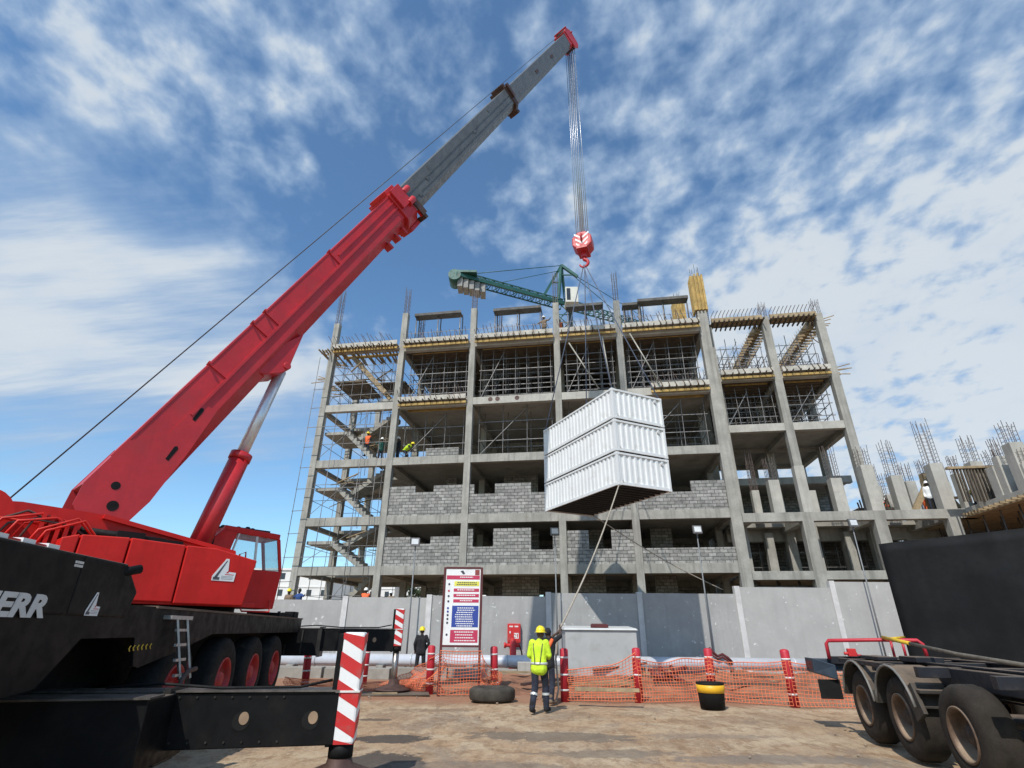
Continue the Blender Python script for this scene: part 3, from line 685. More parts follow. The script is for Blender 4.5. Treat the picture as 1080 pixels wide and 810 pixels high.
# low wing: front row in the facade plane, slab at LOW, dark storey below
WS = [fs(777, 570) + .62, fs(852, 575), fs(930, 575), fs(1008, 570)]
WB = [0, 4.5, 9.0]
L0 = fh(860, 602, 0)
for i, s in enumerate(WS):
    for j, bk in enumerate(WB):
        if i == 0 and j == 0: continue
        if j and i in (0, 1): continue
        mb = MB(BF); mb.box(s, s + .6, bk, bk + .55, 0, LOW - .5); mb.build('column', concrete, rb, .012)
for a, b in ((13.56, 25.9),):
    mb = MB(BF); mb.box(a, b, .02, .5, LOW - .5, LOW + .01); mb.build('beam', concrete, rb, .012)
    mb = MB(BF); mb.box(a, b, .04, .46, L0 - .45, L0); mb.build('beam', concrete, rb, .012)
    mb = MB(BF); mb.box(a, b, 4.5, 5.0, LOW - .95, LOW - .24); mb.build('beam', concrete, rb, .012)
    mb = MB(BF); mb.box(a, b, 3.4, 9.4, LOW - .24, LOW - .004); mb.build('floor_slab', slabmat, rb)
    mb = MB(BF); mb.box(a, b, .5, 9.4, L0 - .3, L0 - .05); mb.build('floor_slab', slabmat, rb)
for s in WS:
    mb = MB(BF); mb.box(s + .1, s + .5, .5, 4.5, LOW - .5, LOW - .01); mb.build('cross_beam', concrete, rb)
# recessed second row of columns and window bays between L0 and LOW
for k, px in enumerate((806, 829, 889, 917)):
    s = fs(px, 575, 4.4); mb = MB(BF); mb.box(s, s + .5, 3.9, 4.4, L0, LOW - .5); mb.build('column', concrete, rb, .012)
mb = MB(BF); mb.box(13.6, 25.8, 5.1, 5.25, L0, L0 + .05); mb.box(13.6, 25.8, 8.8, 9.0, 0, LOW - .25); mb.build('rear_wall', blockmat, rb)
mb = MB(BF)
for k in range(46):
    x = 14.0 + k * .26; mb.tube((x, 5.2 + (k % 3) * .7, L0), (x, 5.2 + (k % 3) * .7, LOW - .3), .028, n=5)
for h in (.7, 1.6): mb.bar((14, 5.2, L0 + h), (25.6, 5.2, L0 + h), .04)
for k in range(40):
    x = 14.0 + k * .29; mb.tube((x, 1.4 + (k % 4) * .8, 3.0), (x, 1.4 + (k % 4) * .8, L0 - .3), .028, n=5)
mb.bar((14, 1.2, 4.05), (25.6, 1.2, 4.05), .05); mb.build('shoring_prop', steel_dull, rb)
# low block walls and rear frame of the storey above LOW
mb = MB(BF); mb.box(13.9, 24.3, 5.2, 5.4, LOW, LOW + .72); mb.build('block_wall', blockmat, rb)
h2 = fh(850, 503.5, 5.0)
mb = MB(BF); mb.box(13.9, fs(898, 503, 5.0), 5.0, 5.45, h2 - .42, h2 + .05); mb.build('beam', concrete, rb)
mb = MB(BF); mb.box(13.9, fs(898, 503, 5.0), 5.45, 9.3, h2 - .3, h2); mb.build('floor_slab', slabmat, rb)
mb = MB(BF); mb.box(13.9, fs(880, 503, 9.0), 9.1, 9.3, LOW, h2 - .3); mb.build('rear_wall', blockmat, rb)
# bare columns standing on the low wing (photo: top and foot of each)
wing_cols = [(794, 517, 801, 541, 2.6, .45), (813.5, 506, 823, 541, 1.0, .62), (842, 491, 853.5, 540, 0.0, .55), (856, 517, 861, 540, 1.4, .5), (880.5, 504, 891, 540, .6, .62),
             (914, 490, 927.5, 538, 0.0, .66), (946, 501, 957, 539, .8, .62), (939, 521, 945, 539, 4, .5), (961, 507, 970, 538, 3.0, .55), (990, 488, 1004, 538, 0.0, .66),
             (925, 512, 933, 538, 6.0, .45), (978, 505, 988, 538, 6.5, .45), (997, 508, 1008, 536, 7.5, .45)]
reb_tip = {2: None, 0: (787, 470), 1: (803, 480), 4: (870, 468), 5: (908, 469), 6: (935, 461), 8: (952, 487), 9: (973, 440), 7: (929, 497), 10: (917, 488), 11: (968, 484), 12: (985, 487)}
for k, (x0, y0, x1, y1, bk, w_) in enumerate(wing_cols):
    s, hb = fac(x1, y1, bk); ht = fac(x0, y0, bk)[1]
    mb = MB(BF); mb.box(s - w_ / 2, s + w_ / 2, bk + .02, bk + .02 + w_, LOW - .01, ht); mb.build('column', concrete_new, rb, .015)
    t = reb_tip.get(k)
    if t: rebar_cage(s - w_ / 2, bk + .02, ht, fac(*t, bk)[1], w_, rb, nb=3, ties=.22)
# further bare columns on the side wing that comes forward on the right
SWZ = LOW + .015
sw = [(1010, 500, 1020, 533, 0, .42), (1052, 482, 1066, 516, 0, .42), (1027, 488, 1041.5, 531, 23.9, .6), (1064, 468, 1085, 512, 20.5, .6), (1047, 493, 1060, 522, 27.5, .55), (1030, 505, 1040, 528, 30, .5), (1075, 490, 1090, 515, 26, .5)]
tip2 = [(1000, 480), (1041, 462), (1017, 460), (1056, 445), (1040, 475), (1020, 497), (1063, 473)]
CX_ = FP + FD * 25.55
zl = LOW
for (x0, y0, x1, y1, Y, w_), t in zip(sw, tip2):
    p = onplane(x1, y1, BF @ Vector((25.5 + Y * 0, 0, 0)), FD); Y = p.y; ht = atY(x0, y0, Y).z
    L_ = BF.inverted() @ Vector((p.x, Y, 0))
    mb = MB(BF); mb.box(L_.x - w_ / 2, L_.x + w_ / 2, L_.y - w_ / 2, L_.y + w_ / 2, zl, ht); mb.build('column', concrete_new, rb, .015)
    rebar_cage(L_.x - w_ / 2, L_.y - w_ / 2, ht, atY(*t, Y).z, w_, rb, ties=.22)
# side wing slab (forward on the right) with its timber soffit
mb = MB(BF); mb.box(25.2, 36.0, -9.0, 9.0, LOW - .3, LOW + .015); mb.build('floor_slab', concrete_new, rb)
mb = MB(BF); mb.box(25.05, 35.5, -9.3, 4.0, LOW - .5, LOW - .42)
for k in range(30): mb.box(24.8, 26.5, -9.2 + k * .42, -9.1 + k * .42, LOW - .42, LOW - .31)
mb.build('deck_formwork', timber, rb)
mb = MB(BF)
for k in range(30): mb.tube((25.5 + (k % 3) * 1.1, -8.8 + k * .45, 0), (25.5 + (k % 3) * 1.1, -8.8 + k * .45, LOW - .5), .04, n=5)
mb.build('shoring_prop', steel_dull, rb)
mb = MB(BF); mb.box(26.5, 34.5, 8.5, 8.8, 0, LOW - .3); mb.box(30, 30.3, -8, 8, 0, LOW - .3); mb.build('rear_wall', blockmat, rb)
for s, bk in ((25.6, -4.4), (25.6, -8.6), (25.7, 4.6)):
    mb = MB(BF); mb.box(s, s + .55, bk, bk + .55, 0, LOW - .3); mb.build('column', concrete, rb, .012)
# timber wall shutters and stacks on the side wing
mb = MB(BF)
a = BF.inverted() @ atY(1000, 500, 27.5); b_ = BF.inverted() @ atY(1050, 500, 27.5)
zb = LOW + .02; zt = atY(1020, 493, 27.5).z
for k in range(13):
    x = a.x + .3 + (b_.x - a.x - .6) * k / 12; mb.box(x, x + .06, a.y - .05, a.y + .05, zb, zt - .12)
mb.build('shutter_post', darkply, rb)
mb = MB(BF); mb.box(a.x, b_.x, a.y - .12, a.y + .12, zt - .12, zt); mb.box(a.x + 1.8, b_.x, a.y + .1, a.y + .15, zb, zt - .2); mb.build('wall_shutter', timber, rb)
for k in range(60):
    pass
mb = MB(BF)
for k in range(26):
    x = 26.2 + random.uniform(0, 7.5); y = random.uniform(-7, 6); mb.tube((x, y, LOW), (x + random.uniform(-.2, .2), y, LOW + random.uniform(1.6, 3.0)), .045, n=5)
for k in range(12):
    x = 26.0 + random.uniform(0, 5); y = random.uniform(-7, 5); mb.bar((x, y, LOW + random.uniform(1.0, 2.6)), (x + random.uniform(-1, 2), y + random.uniform(1, 3), LOW + random.uniform(1.0, 2.6)), .1, .16)
mb.build('shoring_prop', darkply, rb)
for k in range(5):
    mb = MB(BF); y = -7.5 + k * 2.4; mb.box(25.9, 28.0, y, y + 1.6, LOW + .02, LOW + .35 + .25 * (k % 3)); mb.build('timber_stack', (timber, darkply, yellow_beam)[k % 3], rb)
mb = MB(BF)
for k in range(18): mb.bar((21.6 + k * .2, 3.6 + .2 * (k % 3), LOW), (21.5 + k * .2 + random.uniform(-.2, .2), 3.6, LOW + random.uniform(.8, 1.7)), .07)
mb.box(21.4, 24.6, 3.5, 6.5, LOW + .72, LOW + .85); mb.build('deck_formwork', darkply, rb)
mb = MB(BF); mb.bar((23.2, 1.2, LOW), (24.6, 1.2, LOW + 2.0), .18, .3); mb.bar((24.6, 1.6, LOW), (24.7, 1.6, LOW + 2.4), .5, .5); mb.bar((25.8, 1.2, LOW), (24.9, 1.2, LOW + 1.6), .12, .3); mb.build('wall_shutter', timber, rb)
# ------------------------------------------------------------------ mobile crane
PH = radians(7.6); P0 = Vector((-7.19, 15.0, 0)); CF = frame(P0, PH)          # carrier frame: x to its right, y towards its far end
SF = frame((-6.8, 12.0, 0), radians(-42))                                      # superstructure frame: y along the boom in plan
crane = thing('mobile_crane', 'red telescopic mobile crane on a black carrier lifting the white containers', 'crane', P0, PH)
# carrier deck and side skirts
mb = MB(CF); mb.box(-1.36, 1.36, -14.5, 1.55, 1.72, 1.93)
mb.build('carrier_deck', black, crane, .01)
mb = MB(CF)
sk = [(-14.5, 1.94), (1.62, 1.97), (1.62, 1.60), (1.1, 1.60), (-5.1, 1.60), (-6.6, 1.34), (-7.45, 1.22), (-7.6, 1.25), (-7.75, 1.58), (-8.9, 1.58), (-9.4, 1.15), (-14.5, .72)]
for x0, x1 in ((1.345, 1.385), (-1.385, -1.345)): mb.prism(sk, x0, x1, lambda u, v_, d: (d, u, v_))
mb.box(-1.34, 1.34, 1.55, 1.62, 1.3, 1.96)
mb.build('side_skirt', black, crane)
mb = MB(CF); mb.box(-.55, .55, -14.2, 1.4, .95, 1.72); mb.build('chassis_beam', blackm, crane)
mb = MB(CF); mb.box(-1.40, 1.42, -7.4, 1.6, 1.935, 1.965); mb.build('deck_plate', M('rusty_deck_plate', (.16, .11, .08), .7, .2, var=.3, scale=2, stain=((.07, .05, .04), 2, .5, .6)), crane)
# small clutter on the far end of the deck
mb = MB(CF)
for k in range(7): mb.box(1.0 - .12 * k, 1.06 - .12 * k, 1.2 + .03 * k, 1.4, 1.965, 2.08 + .03 * (k % 3))
mb.box(.5, 1.3, -.6, .6, 1.965, 2.06); mb.box(1.1, 1.36, .7, 1.2, 1.965, 2.12); mb.build('deck_fitting', blackm, crane, .01)
# wheels
def wheel(axle_a, lat, F, parent, R=.71, wd=.42, face=1, rimm=red_rim, tyre_m=rubber, hz=.83, rim_r=.36, hub=.16, dish=.15, tread=.016, disc=None):
    """face=+1: outer face towards +x of F"""
    T = lambda a, y, z: (lat - face * a, axle_a + y, hz + z)
    mb = MB(F)
    prof = [(.02, rim_r), (.0, rim_r + .05), (.0, R * .80), (.025, R * .92), (.06, R - .018), (.10, R), (wd - .10, R), (wd - .06, R - .018), (wd - .025, R * .92), (wd, R * .8), (wd, rim_r), (wd * .5, rim_r - .01)]
    mb.lathe(prof, T, 56, mod=lambda a, r, j: (-tread if (j % 2 and .05 < a < wd - .05) else 0), closed=True)
    ty = mb.build('wheel', tyre_m, parent)
    mb = MB(F)
    mb.lathe([(.06, rim_r + .012), (.0, rim_r + .012), (-.008, rim_r - .008), (.02, rim_r - .03), (dish * .55, rim_r * .84), (dish, rim_r * .80)], T, 40, cap0=False)
    rm_ = mb.build('rim', rimm, ty); mb = MB(F)
    mb.lathe([(dish - .005, rim_r * .84), (dish + .01, rim_r * .6), (dish + .012, hub + .02), (dish - .05, hub), (dish - .12, hub * .75), (dish - .13, .01)], T, 40, cap0=False)
    for k in range(10):
        t = 2 * pi * k / 10; r_ = rim_r * .6
        mb.tube(T(dish + .01, r_ * cos(t), r_ * sin(t)), T(dish - .035, r_ * cos(t), r_ * sin(t)), .02, n=6)
    mb.build('hub', disc or rimm, rm_); return ty
for a in (-.6, -2.3, -4.1, -6.2, -10.6): 
    wheel(a, 1.39, CF, crane); wheel(a, -1.39, CF, crane, face=-1)
    mb = MB(CF); mb.tube((-1.0, a, .83), (1.0, a, .83), .1, n=8); mb.build('axle', blackm, crane)
# engine body on the near end of the carrier
EB = [(-15.0, 1.80), (-8.15, 1.80), (-8.02, 2.10), (-8.42, 2.40), (-15.0, 2.40)]
mb = MB(CF); mb.prism(EB, -1.3, 1.40, lambda u, v_, d: (d, u, v_)); body = mb.build('engine_body', black, crane, .025)
mb = MB(CF); mb.box(1.396, 1.404, -9.32, -9.30, 1.82, 2.39); mb.build('seam', blackm, body)
mb = MB(CF); mb.tube((1.3, -8.55, 2.27), (1.46, -8.25, 2.36), .055, n=10); mb.build('exhaust_pipe', blackm, body)
mb = MB(CF)
for k in range(8): mb.box(1.08, 1.36, -12.4 + k * .36, -12.23 + k * .36, 2.402, 2.44)
mb.build('hazard_strip', white, body); mb = MB(CF); mb.box(1.07, 1.34, -12.5, -9.7, 2.40, 2.425); mb.build('hazard_strip', signred, body)
def onside(lat, a, h, F=CF, face=1):     # text frame on the right side of a frame: x runs away from the viewer's left
    return F @ Matrix(((0, 0, 1, lat), (1, 0, 0, a), (0, 1, 0, h), (0, 0, 0, 1)))
def side_point(px, py, lat, F):
    n = (F.to_3x3() @ Vector((1, 0, 0))); p = F @ Vector((lat, 0, 0)); q = F.inverted() @ onplane(px, py, p, n); return q.y, q.z
stencil = M('stencil_white', (.62, .62, .6), .6, var=.05, scale=8, stain=((.3, .3, .3), 9, .58, .55))
q1 = side_point(50, 638, 1.402, CF); q0 = side_point(0.5, 638, 1.402, CF)
tb = side_point(30, 650, 1.402, CF)[1]; tt = side_point(30, 626.5, 1.402, CF)[1]; th = (tt - tb) / .70
LW = text_mesh('lettering', 'LIEBHERR', th, stencil, body, onside(1.403, 0, 0), .002, .012, .18)
ys_ = [v_.co.x for v_ in LW.data.vertices]
# stretch so that the end of the word ends where it does on the body
from mathutils import Vector as _V
me = LW.data; inv = (onside(1.403, 0, 0)); rm = root_mat(crane)
loc = [inv.inverted() @ (rm @ v_.co) for v_ in me.vertices]; mxx = max(l.x for l in loc); mnx = min(l.x for l in loc)
wd_word = (q1[0] - q0[0]) / .37
for v_, l in zip(me.vertices, loc):
    v_.co = rm.inverted() @ (inv @ Vector((q1[0] - (mxx - l.x) * wd_word / (mxx - mnx), tb + l.y, l.z)))
# small white panel text and the company sticker
def sticker(px, py, lat, F, parent, sz):
    a, h = side_point(px, py, lat, F)
    P = lambda u, v_, d: (lat + d, a + u * sz, h + v_ * sz)
    mb = MB(F); mb.prism([(-.5, -.5), (.52, -.5), (.55, -.1), (.18, -.08), (.12, .5), (-.02, .5), (-.5, -.3)], .0, .004, P); st = mb.build('sticker', white, parent)
    mb = MB(F); mb.prism([(-.42, -.36), (-.30, -.40), (.06, .42), (.02, .42)], .004, .006, P); mb.prism([(-.45, -.46), (-.16, -.46), (-.16, -.34), (-.45, -.34)], .004, .006, P); mb.build('emblem', M('dark_grey_print', (.09, .09, .1), .6, var=.1), st)
    mb = MB(F); mb.prism([(.08, -.14), (.2, -.02), (.2, -.14)], .004, .006, P); mb.prism([(.05, -.22), (.46, -.22), (.46, -.19), (.05, -.19)], .004, .006, P); mb.build('emblem', signred, st)
    mb = MB(F)
    for r_ in range(3): mb.prism([(-.1, -.42 + r_ * .06), (.44, -.42 + r_ * .06), (.44, -.395 + r_ * .06), (-.1, -.395 + r_ * .06)], .004, .006, P)
    mb.build('emblem', M('print_grey', (.4, .4, .4), .6, var=.1), st)
sticker(99, 637, 1.402, CF, body, .24)
mb = MB(CF); a, h = side_point(83, 596, 1.402, CF)
for r_ in range(2):
    for k in range(4): mb.box(1.401, 1.405, a - .07 + k * .038, a - .04 + k * .038, h - .02 + r_ * .035, h + .005 + r_ * .035)
mb.build('lettering', offwhite, body)
mb = MB(CF)
for k in range(6):
    a, h = side_point(137 + k * 4.4, 684 - k * .5, 1.392, CF); mb.prism([(-.03, 0), (.0, .035), (.02, .03), (-.01, 0), (.02, -.03), (0, -.035)], .0, .006, lambda u, v_, d: (1.387 + d, a + u, h + v_))
mb.build('reflector_mark', yellow_paint, crane)
# aluminium ladder hooked on the deck
a, h = side_point(191, 652, 1.45, CF); a2, h2 = side_point(193, 716, 1.6, CF)
alu = M('aluminium', (.52, .52, .50), .45, .7, var=.12, scale=6, stain=((.25, .22, .18), 5, .6, .5))
mb = MB(CF)
for dx in (-.17, .17): mb.bar((1.46, a + dx, h), (1.62, a2 + dx, h2), .05, .03)
for k in range(4):
    t = .2 + k * .24; mb.bar((1.46 + .16 * t, a - .17, h + (h2 - h) * t), (1.46 + .16 * t, a + .17, h + (h2 - h) * t), .035)
mb.box(1.2, 1.5, a - .42, a + .3, h - .02, h + .03); mb.build('ladder', alu, crane)
mb = MB(CF); mb.path([(1.62, a2 - .25, .55), (1.66, a2 - .2, 1.02), (1.66, a2 - .05, 1.12), (1.66, a2 + .22, 1.14)], .035, 8); mb.build('handrail', brownsteel, crane)

# outriggers
def outrigger(ya, zb, zt, lat, stripe0, stripe1, wdt, holes, zfoot=0.0, rise=.0, boxl=2.6):
    mb = MB(CF); L_ = lat - .1
    mb.hexa([(.4, ya - .17, zb - rise), (L_, ya - .17, zb), (L_, ya + .17, zb), (.4, ya + .17, zb - rise), (.4, ya - .17, zt - rise), (L_, ya - .17, zt), (L_, ya + .17, zt), (.4, ya + .17, zt - rise)])
    ob = mb.build('outrigger_beam', black, crane, .012)
    mb = MB(CF); mb.box(.3, L_, ya - .2, ya + .2, zt + .002, zt + .02); mb.build('beam_flange', M('worn_beam_edge', (.13, .115, .10), .5, .4, var=.4, scale=4), ob)
    mb = MB(CF); mb.box(-1.9, boxl, ya - .26, ya + .26, zb - .12 - rise, zt + .014 - rise); mb.build('outrigger_box', black, crane, .015)
    mb = MB(CF)
    for hx in holes: mb.tube((hx, ya - .175, (zb + zt) / 2 - .02), (hx, ya - .165, (zb + zt) / 2 - .02), .1, n=18)
    if holes:
        mb.build('painted_bore', blackm, ob); mb = MB(CF)  # flat dark disc painted for the shade inside the bore
        for hx in holes: mb.lathe([(0, .072), (.004, .07)], lambda ax, y, z: (hx + .028 + y * .8, ya - .177 - ax, (zb + zt) / 2 + .008 + z * .95), 18)
        mb.build('painted_bore', M('bright_ground_in_bore', (.32, .22, .14), .8, var=.2), ob)  # tan disc painted as the bright ground seen through the bore
    mb = MB(CF)
    for k in range(7):
        for hz_ in (zb + .05, zt - .05): mb.tube((boxl + .08 + .2 * k, ya - .17, hz_), (boxl + .08 + .2 * k, ya - .185, hz_), .014, n=6)
    for k in range(3): mb.box(boxl - 1.0 + .45 * k, boxl - .96 + .45 * k, ya - .29, ya - .262, zb - .08, zt - .03)
    mb.box(boxl - .06, boxl + .012, ya - .30, ya + .30, zb - .15, zt + .05); mb.build('bolt_row', M('bolt_steel', (.035, .033, .03), .5, .4, var=.3), ob)
    mb = MB(CF); mb.path([(boxl - .8, ya - .1, zt + .05), (boxl - .2, ya - .12, zt + .09), (boxl + .5, ya - .10, zt + .04), (lat - .6, ya - .08, zt + .045), (lat - .22, ya - .02, zt + .12)], .018, 6); mb.build('hydraulic_hose', blackm, ob)
    # jack: striped cover, black collar, steel ram, pad
    mb = MB(CF); mb.box(lat - wdt / 2, lat + wdt / 2, ya - .16, ya + .16, stripe0, stripe1); jk = mb.build('jack_cover', white, crane, .03)
    n = 4.4
    mb = MB(CF); hh = stripe1 - stripe0; sl_ = wdt * .55
    for k in range(-1, int(n) + 2):
        z0 = stripe0 + hh * k / (n - .5) * 1.0 + .08; z1 = z0 + hh / (n - .5) * .52
        poly = [(-wdt / 2, z0 + sl_ * .9), (wdt / 2, z0 - sl_ * .1), (wdt / 2, z1 - sl_ * .1), (-wdt / 2, z1 + sl_ * .9)]
        poly = [(u, min(stripe1 - .005, max(stripe0 + .005, v_))) for u, v_ in poly]
        if max(p[1] for p in poly) - min(p[1] for p in poly) < .03: continue
        mb.prism(poly, ya - .163, ya - .160, lambda u, v_, d: (lat + u, d, v_))
        mb.prism([(-.16, z0 + sl_ * .9 - .35 if False else z0), (.16, z0 + .1), (.16, z1 + .1), (-.16, z1)], lat + wdt / 2, lat + wdt / 2 + .003, lambda u, v_, d: (d, ya + u, min(stripe1 - .005, max(stripe0 + .005, v_))))
    mb.build('warning_stripe', signred, jk)
    mb = MB(CF); mb.box(lat - wdt / 2 - .012, lat + wdt / 2 + .012, ya - .175, ya + .175, zt - .01, zt + .012); mb.build('cover_band', offwhite, jk)
    mb = MB(CF); mb.box(lat - wdt / 2 - .06, lat - wdt / 2 - .005, ya - .15, ya + .15, zb - .02, stripe1 - .02); mb.build('jack_housing', black, crane)
    mb = MB(CF); mb.tube((lat - .02, ya, stripe0 - .14), (lat - .02, ya, stripe0), wdt * .55, n=20); mb.build('jack_collar', blackm, crane)
    mb = MB(CF); mb.tube((lat - .02, ya, zfoot + .1), (lat - .02, ya, stripe0 - .1), wdt * .36, n=20); mb.build('jack_ram', M('jack_ram_steel', (.34, .31, .28), .35, .8, var=.2, scale=5, stain=((.12, .09, .07), 5, .5, .6)), crane)
    mb = MB(CF); mb.lathe([(0, .52), (.03, .52), (.05, .45), (.16, .16), (.3, .12)], lambda ax, y, z: (lat - .02 + y, ya + z, zfoot + .04 + ax), 24); mb.build('jack_pad', brownsteel, crane)
far_a = 2.37; near_a = -7.85
outrigger(far_a, 1.10, 1.70, 4.13, 1.24, 2.28, .26, (2.55, 3.42), .04, 0, 1.9)
NEAR = 1
outrigger(near_a, .43, .99, 4.15, .43, 1.66, .27, (2.95, 3.75), .02, .05, 2.12)
mb = MB(CF); mb.hexa([(-1.9, -9.1, .3), (2.16, -8.72, .3), (2.16, -7.5, .3), (-1.9, -7.5, .3), (-1.9, -9.1, .985), (2.16, -8.72, .985), (2.16, -7.5, .985), (-1.9, -7.5, .985)]); obx = mb.build('outrigger_box', black, crane, .015)
mb = MB(CF); mb.hexa([(-1.9, -9.14, .99), (2.18, -8.76, .99), (2.18, -8.4, .99), (-1.9, -8.4, .99), (-1.9, -9.14, 1.01), (2.18, -8.76, 1.01), (2.18, -8.4, 1.01), (-1.9, -8.4, 1.01)]); mb.build('beam_flange', MATS['worn_beam_edge'], obx)
mats_ = thing('ground_mat', 'flat dark steel plate lying under the far jack foot', 'plate', CF @ Vector((4.1, far_a, 0)), PH + .05)
mb = MB(frame(CF @ Vector((4.1, far_a, 0)), PH + .05)); mb.box(-1.0, 1.05, -.75, .6, .0, .045); mb.build('plate', M('mat_plate', (.16, .13, .10), .7, .3, var=.3, scale=2), mats_, .01)
mb = MB(frame(CF @ Vector((4.1, far_a, 0)), PH + .05)); mb.box(-.55, .15, -.72, -.55, .046, .075); mb.build('wood_packer', timber, mats_)
mats2 = thing('ground_mat', 'dark steel plate under the foot of the near striped jack', 'plate', CF @ Vector((4.15, near_a, 0)), PH)
mb = MB(frame(CF @ Vector((4.15, near_a, 0)), PH)); mb.box(-.7, .7, -.6, .6, .0, .03); mb.build('plate', brownsteel, mats2)

# superstructure
mb = MB(SF); mb.lathe([(0, .95), (.18, .95)], lambda ax, y, z: (y, z, 1.93 + ax), 40); mb.build('slew_ring', blackm, crane)
mb = MB(SF); mb.box(-1.25, 1.25, -3.0, .9, 2.08, 2.16); mb.build('turntable', red_sup, crane, .01)
cuts = [-2.62, -2.36, -1.62, -.68, .74]
topsz = [3.06, 3.14, 3.17, 3.14, 3.12, 3.05]
for i in range(4):
    y0, y1 = cuts[i] + .012, cuts[i + 1] - .012
    for sgn in (1, -1):
        mb = MB(SF)
        pts = [(y0, 2.12), (y1, 2.12), (y1, topsz[i + 1]), (y0, topsz[i])]
        if i == 3: pts = [(y0, 2.10), (y1 - .12, 2.10), (y1, 2.98), (y0 + .55, 3.14), (y0, 3.14)]
        mb.prism(pts, .62 * sgn, 1.34 * sgn, lambda u, v_, d: (d, u, v_)); mb.build('side_panel', red_sup, crane, .02)
sticker(237, 601, 1.344, SF, crane, .42)
# boom support cheeks, sloping from the tail to the front
mb = MB(SF)
for sgn in (1, -1):
    mb.prism([(-4.4, 3.55), (-3.2, 3.66), (-2.0, 3.62), (.55, 3.20), (.7, 2.2), (-4.4, 2.2)], .52 * sgn, .60 * sgn, lambda u, v_, d: (d, u, v_))
mb.box(-.5, .5, -4.3, -3.2, 2.2, 3.5); mb.build('boom_support', red_sup, crane)
mb = MB(SF)
for sgn in (1, -1): mb.bar((.64 * sgn, -2.0, 3.58), (.64 * sgn, .5, 3.17), .12, .08)
mb.build('support_flange', red_sup, crane)
mb = MB(SF); mb.box(-1.3, 1.32, -4.55, -2.7, 2.45, 2.75); mb.box(-1.35, 1.35, -5.2, -4.3, 2.1, 3.3); mb.build('counterweight', red_sup, crane, .03)
mb = MB(SF); mb.tube((-.75, -3.7, 3.35), (.75, -3.7, 3.35), .33, n=24); mb.tube((-.8, -3.7, 3.35), (-.74, -3.7, 3.35), .45, n=24); mb.tube((.74, -3.7, 3.35), (.8, -3.7, 3.35), .45, n=24); mb.build('winch', red_sup, crane)
for k in range(9):
    mb = MB(SF); o_ = random.uniform(-.1, .1)
    mb.path([(.85 + o_, -3.9 + k * .12, 2.75), (.95 + o_, -3.6 + k * .10, 3.2 + random.uniform(-.1, .15)), (.85 + o_, -3.1 + k * .1, 3.4 + random.uniform(-.1, .1)), (.75, -2.55 + k * .08, 3.3 - k * .03), (.72, -2.1 + k * .06, 3.02)], .022, 6)
    mb.build('hydraulic_hose', red_sup if k % 3 else brownsteel, crane)
mb = MB(SF); mb.tube((.75, -2.3, 3.28), (.75, -.9, 3.22), .07, n=10); mb.box(.66, .9, -1.75, -1.3, 3.18, 3.33); mb.box(.66, .85, -1.2, -.6, 3.17, 3.26); mb.build('valve_block', blackm, crane)
mb = MB(SF)
for k in range(5): mb.box(.66 + .0, .9, -2.9 + k * .12, -2.84 + k * .12, 2.9, 3.5 - .03 * k)
mb.build('pipe_bracket', red_sup, crane)
# cab on the left of the boom
def cabbox(): return [(0.25, 2.2), (2.12, 2.2), (2.2, 2.55), (1.98, 3.80), (.62, 3.86), (.25, 3.35)]
cb = [(p[0], p[1]) for p in cabbox()]; LX0, LX1 = -1.45, -.52
mb = MB(SF)
mb.prism([(.3, 2.12), (2.14, 2.12), (2.2, 2.98), (.3, 2.98)], LX0, LX1, lambda u, v_, d: (d, u, v_))
mb.prism([(.3, 2.98), (.78, 2.98), (.95, 3.84), (.62, 3.84), (.3, 3.45)], LX0, LX1, lambda u, v_, d: (d, u, v_))
mb.prism([(.62, 3.78), (2.0, 3.72), (2.0, 3.86), (.62, 3.92)], LX0, LX1, lambda u, v_, d: (d, u, v_))
for x in (LX0, LX1 - .06):
    mb.prism([(2.12, 2.98), (2.2, 2.98), (2.02, 3.74), (1.93, 3.74)], x, x + .06, lambda u, v_, d: (d, u, v_))
cab = mb.build('cab', red_sup, crane, .02)
mb = MB(SF); mb.prism([(.80, 3.0), (2.13, 3.0), (1.96, 3.74), (.95, 3.78)], LX1 - .03, LX1 - .02, lambda u, v_, d: (d, u, v_)); mb.prism([(2.13, 3.0), (2.14, 3.0), (1.97, 3.74), (1.96, 3.74)], LX0 + .06, LX1 - .06, lambda u, v_, d: (d, u, v_)); 
gl = bpy.data.materials.new('cab_glass'); gl.use_nodes = True; gb = gl.node_tree.nodes['Principled BSDF']; gb.inputs['Transmission Weight'].default_value = .9; gb.inputs['Roughness'].default_value = .02; gb.inputs['Base Color'].default_value = (.75, .87, .9, 1); gb.inputs['IOR'].default_value = 1.05
mb.build('cab_window', gl, cab)
mb = MB(SF); mb.bar((LX1 - .015, 1.5, 3.02), (LX1 - .015, 1.42, 3.74), .05, .03); mb.bar((LX1 - .015, .85, 3.0), (LX1 - .015, .98, 3.76), .05, .03); mb.build('window_bar', offwhite, cab)
mb = MB(SF); mb.box(-1.15, -.8, .9, 1.25, 3.0, 3.1); mb.box(-1.15, -.8, .86, .96, 3.1, 3.55); mb.build('seat', blackm, cab, .03)
mb = MB(SF); mb.path([(LX1 + .02, 1.05, 2.3), (LX1 + .1, 1.05, 2.35), (LX1 + .1, 1.05, 3.28), (LX1 + .1, 1.18, 3.34), (LX1 + .1, 1.2, 3.2), (LX1 + .1, 1.2, 2.6)], .02, 8); mb.path([(LX1 + .02, 1.35, 2.12), (LX1 + .12, 1.35, 2.05), (LX1 + .12, 2.0, 2.05), (LX1 + .05, 2.0, 2.3)], .02, 8); mb.build('handrail', red_sup, cab)
mb = MB(SF)
for k in range(7): mb.sphere((-1.1 + random.uniform(-.2, .3), .6 + k * .17, 3.92), .08, 8, 6)
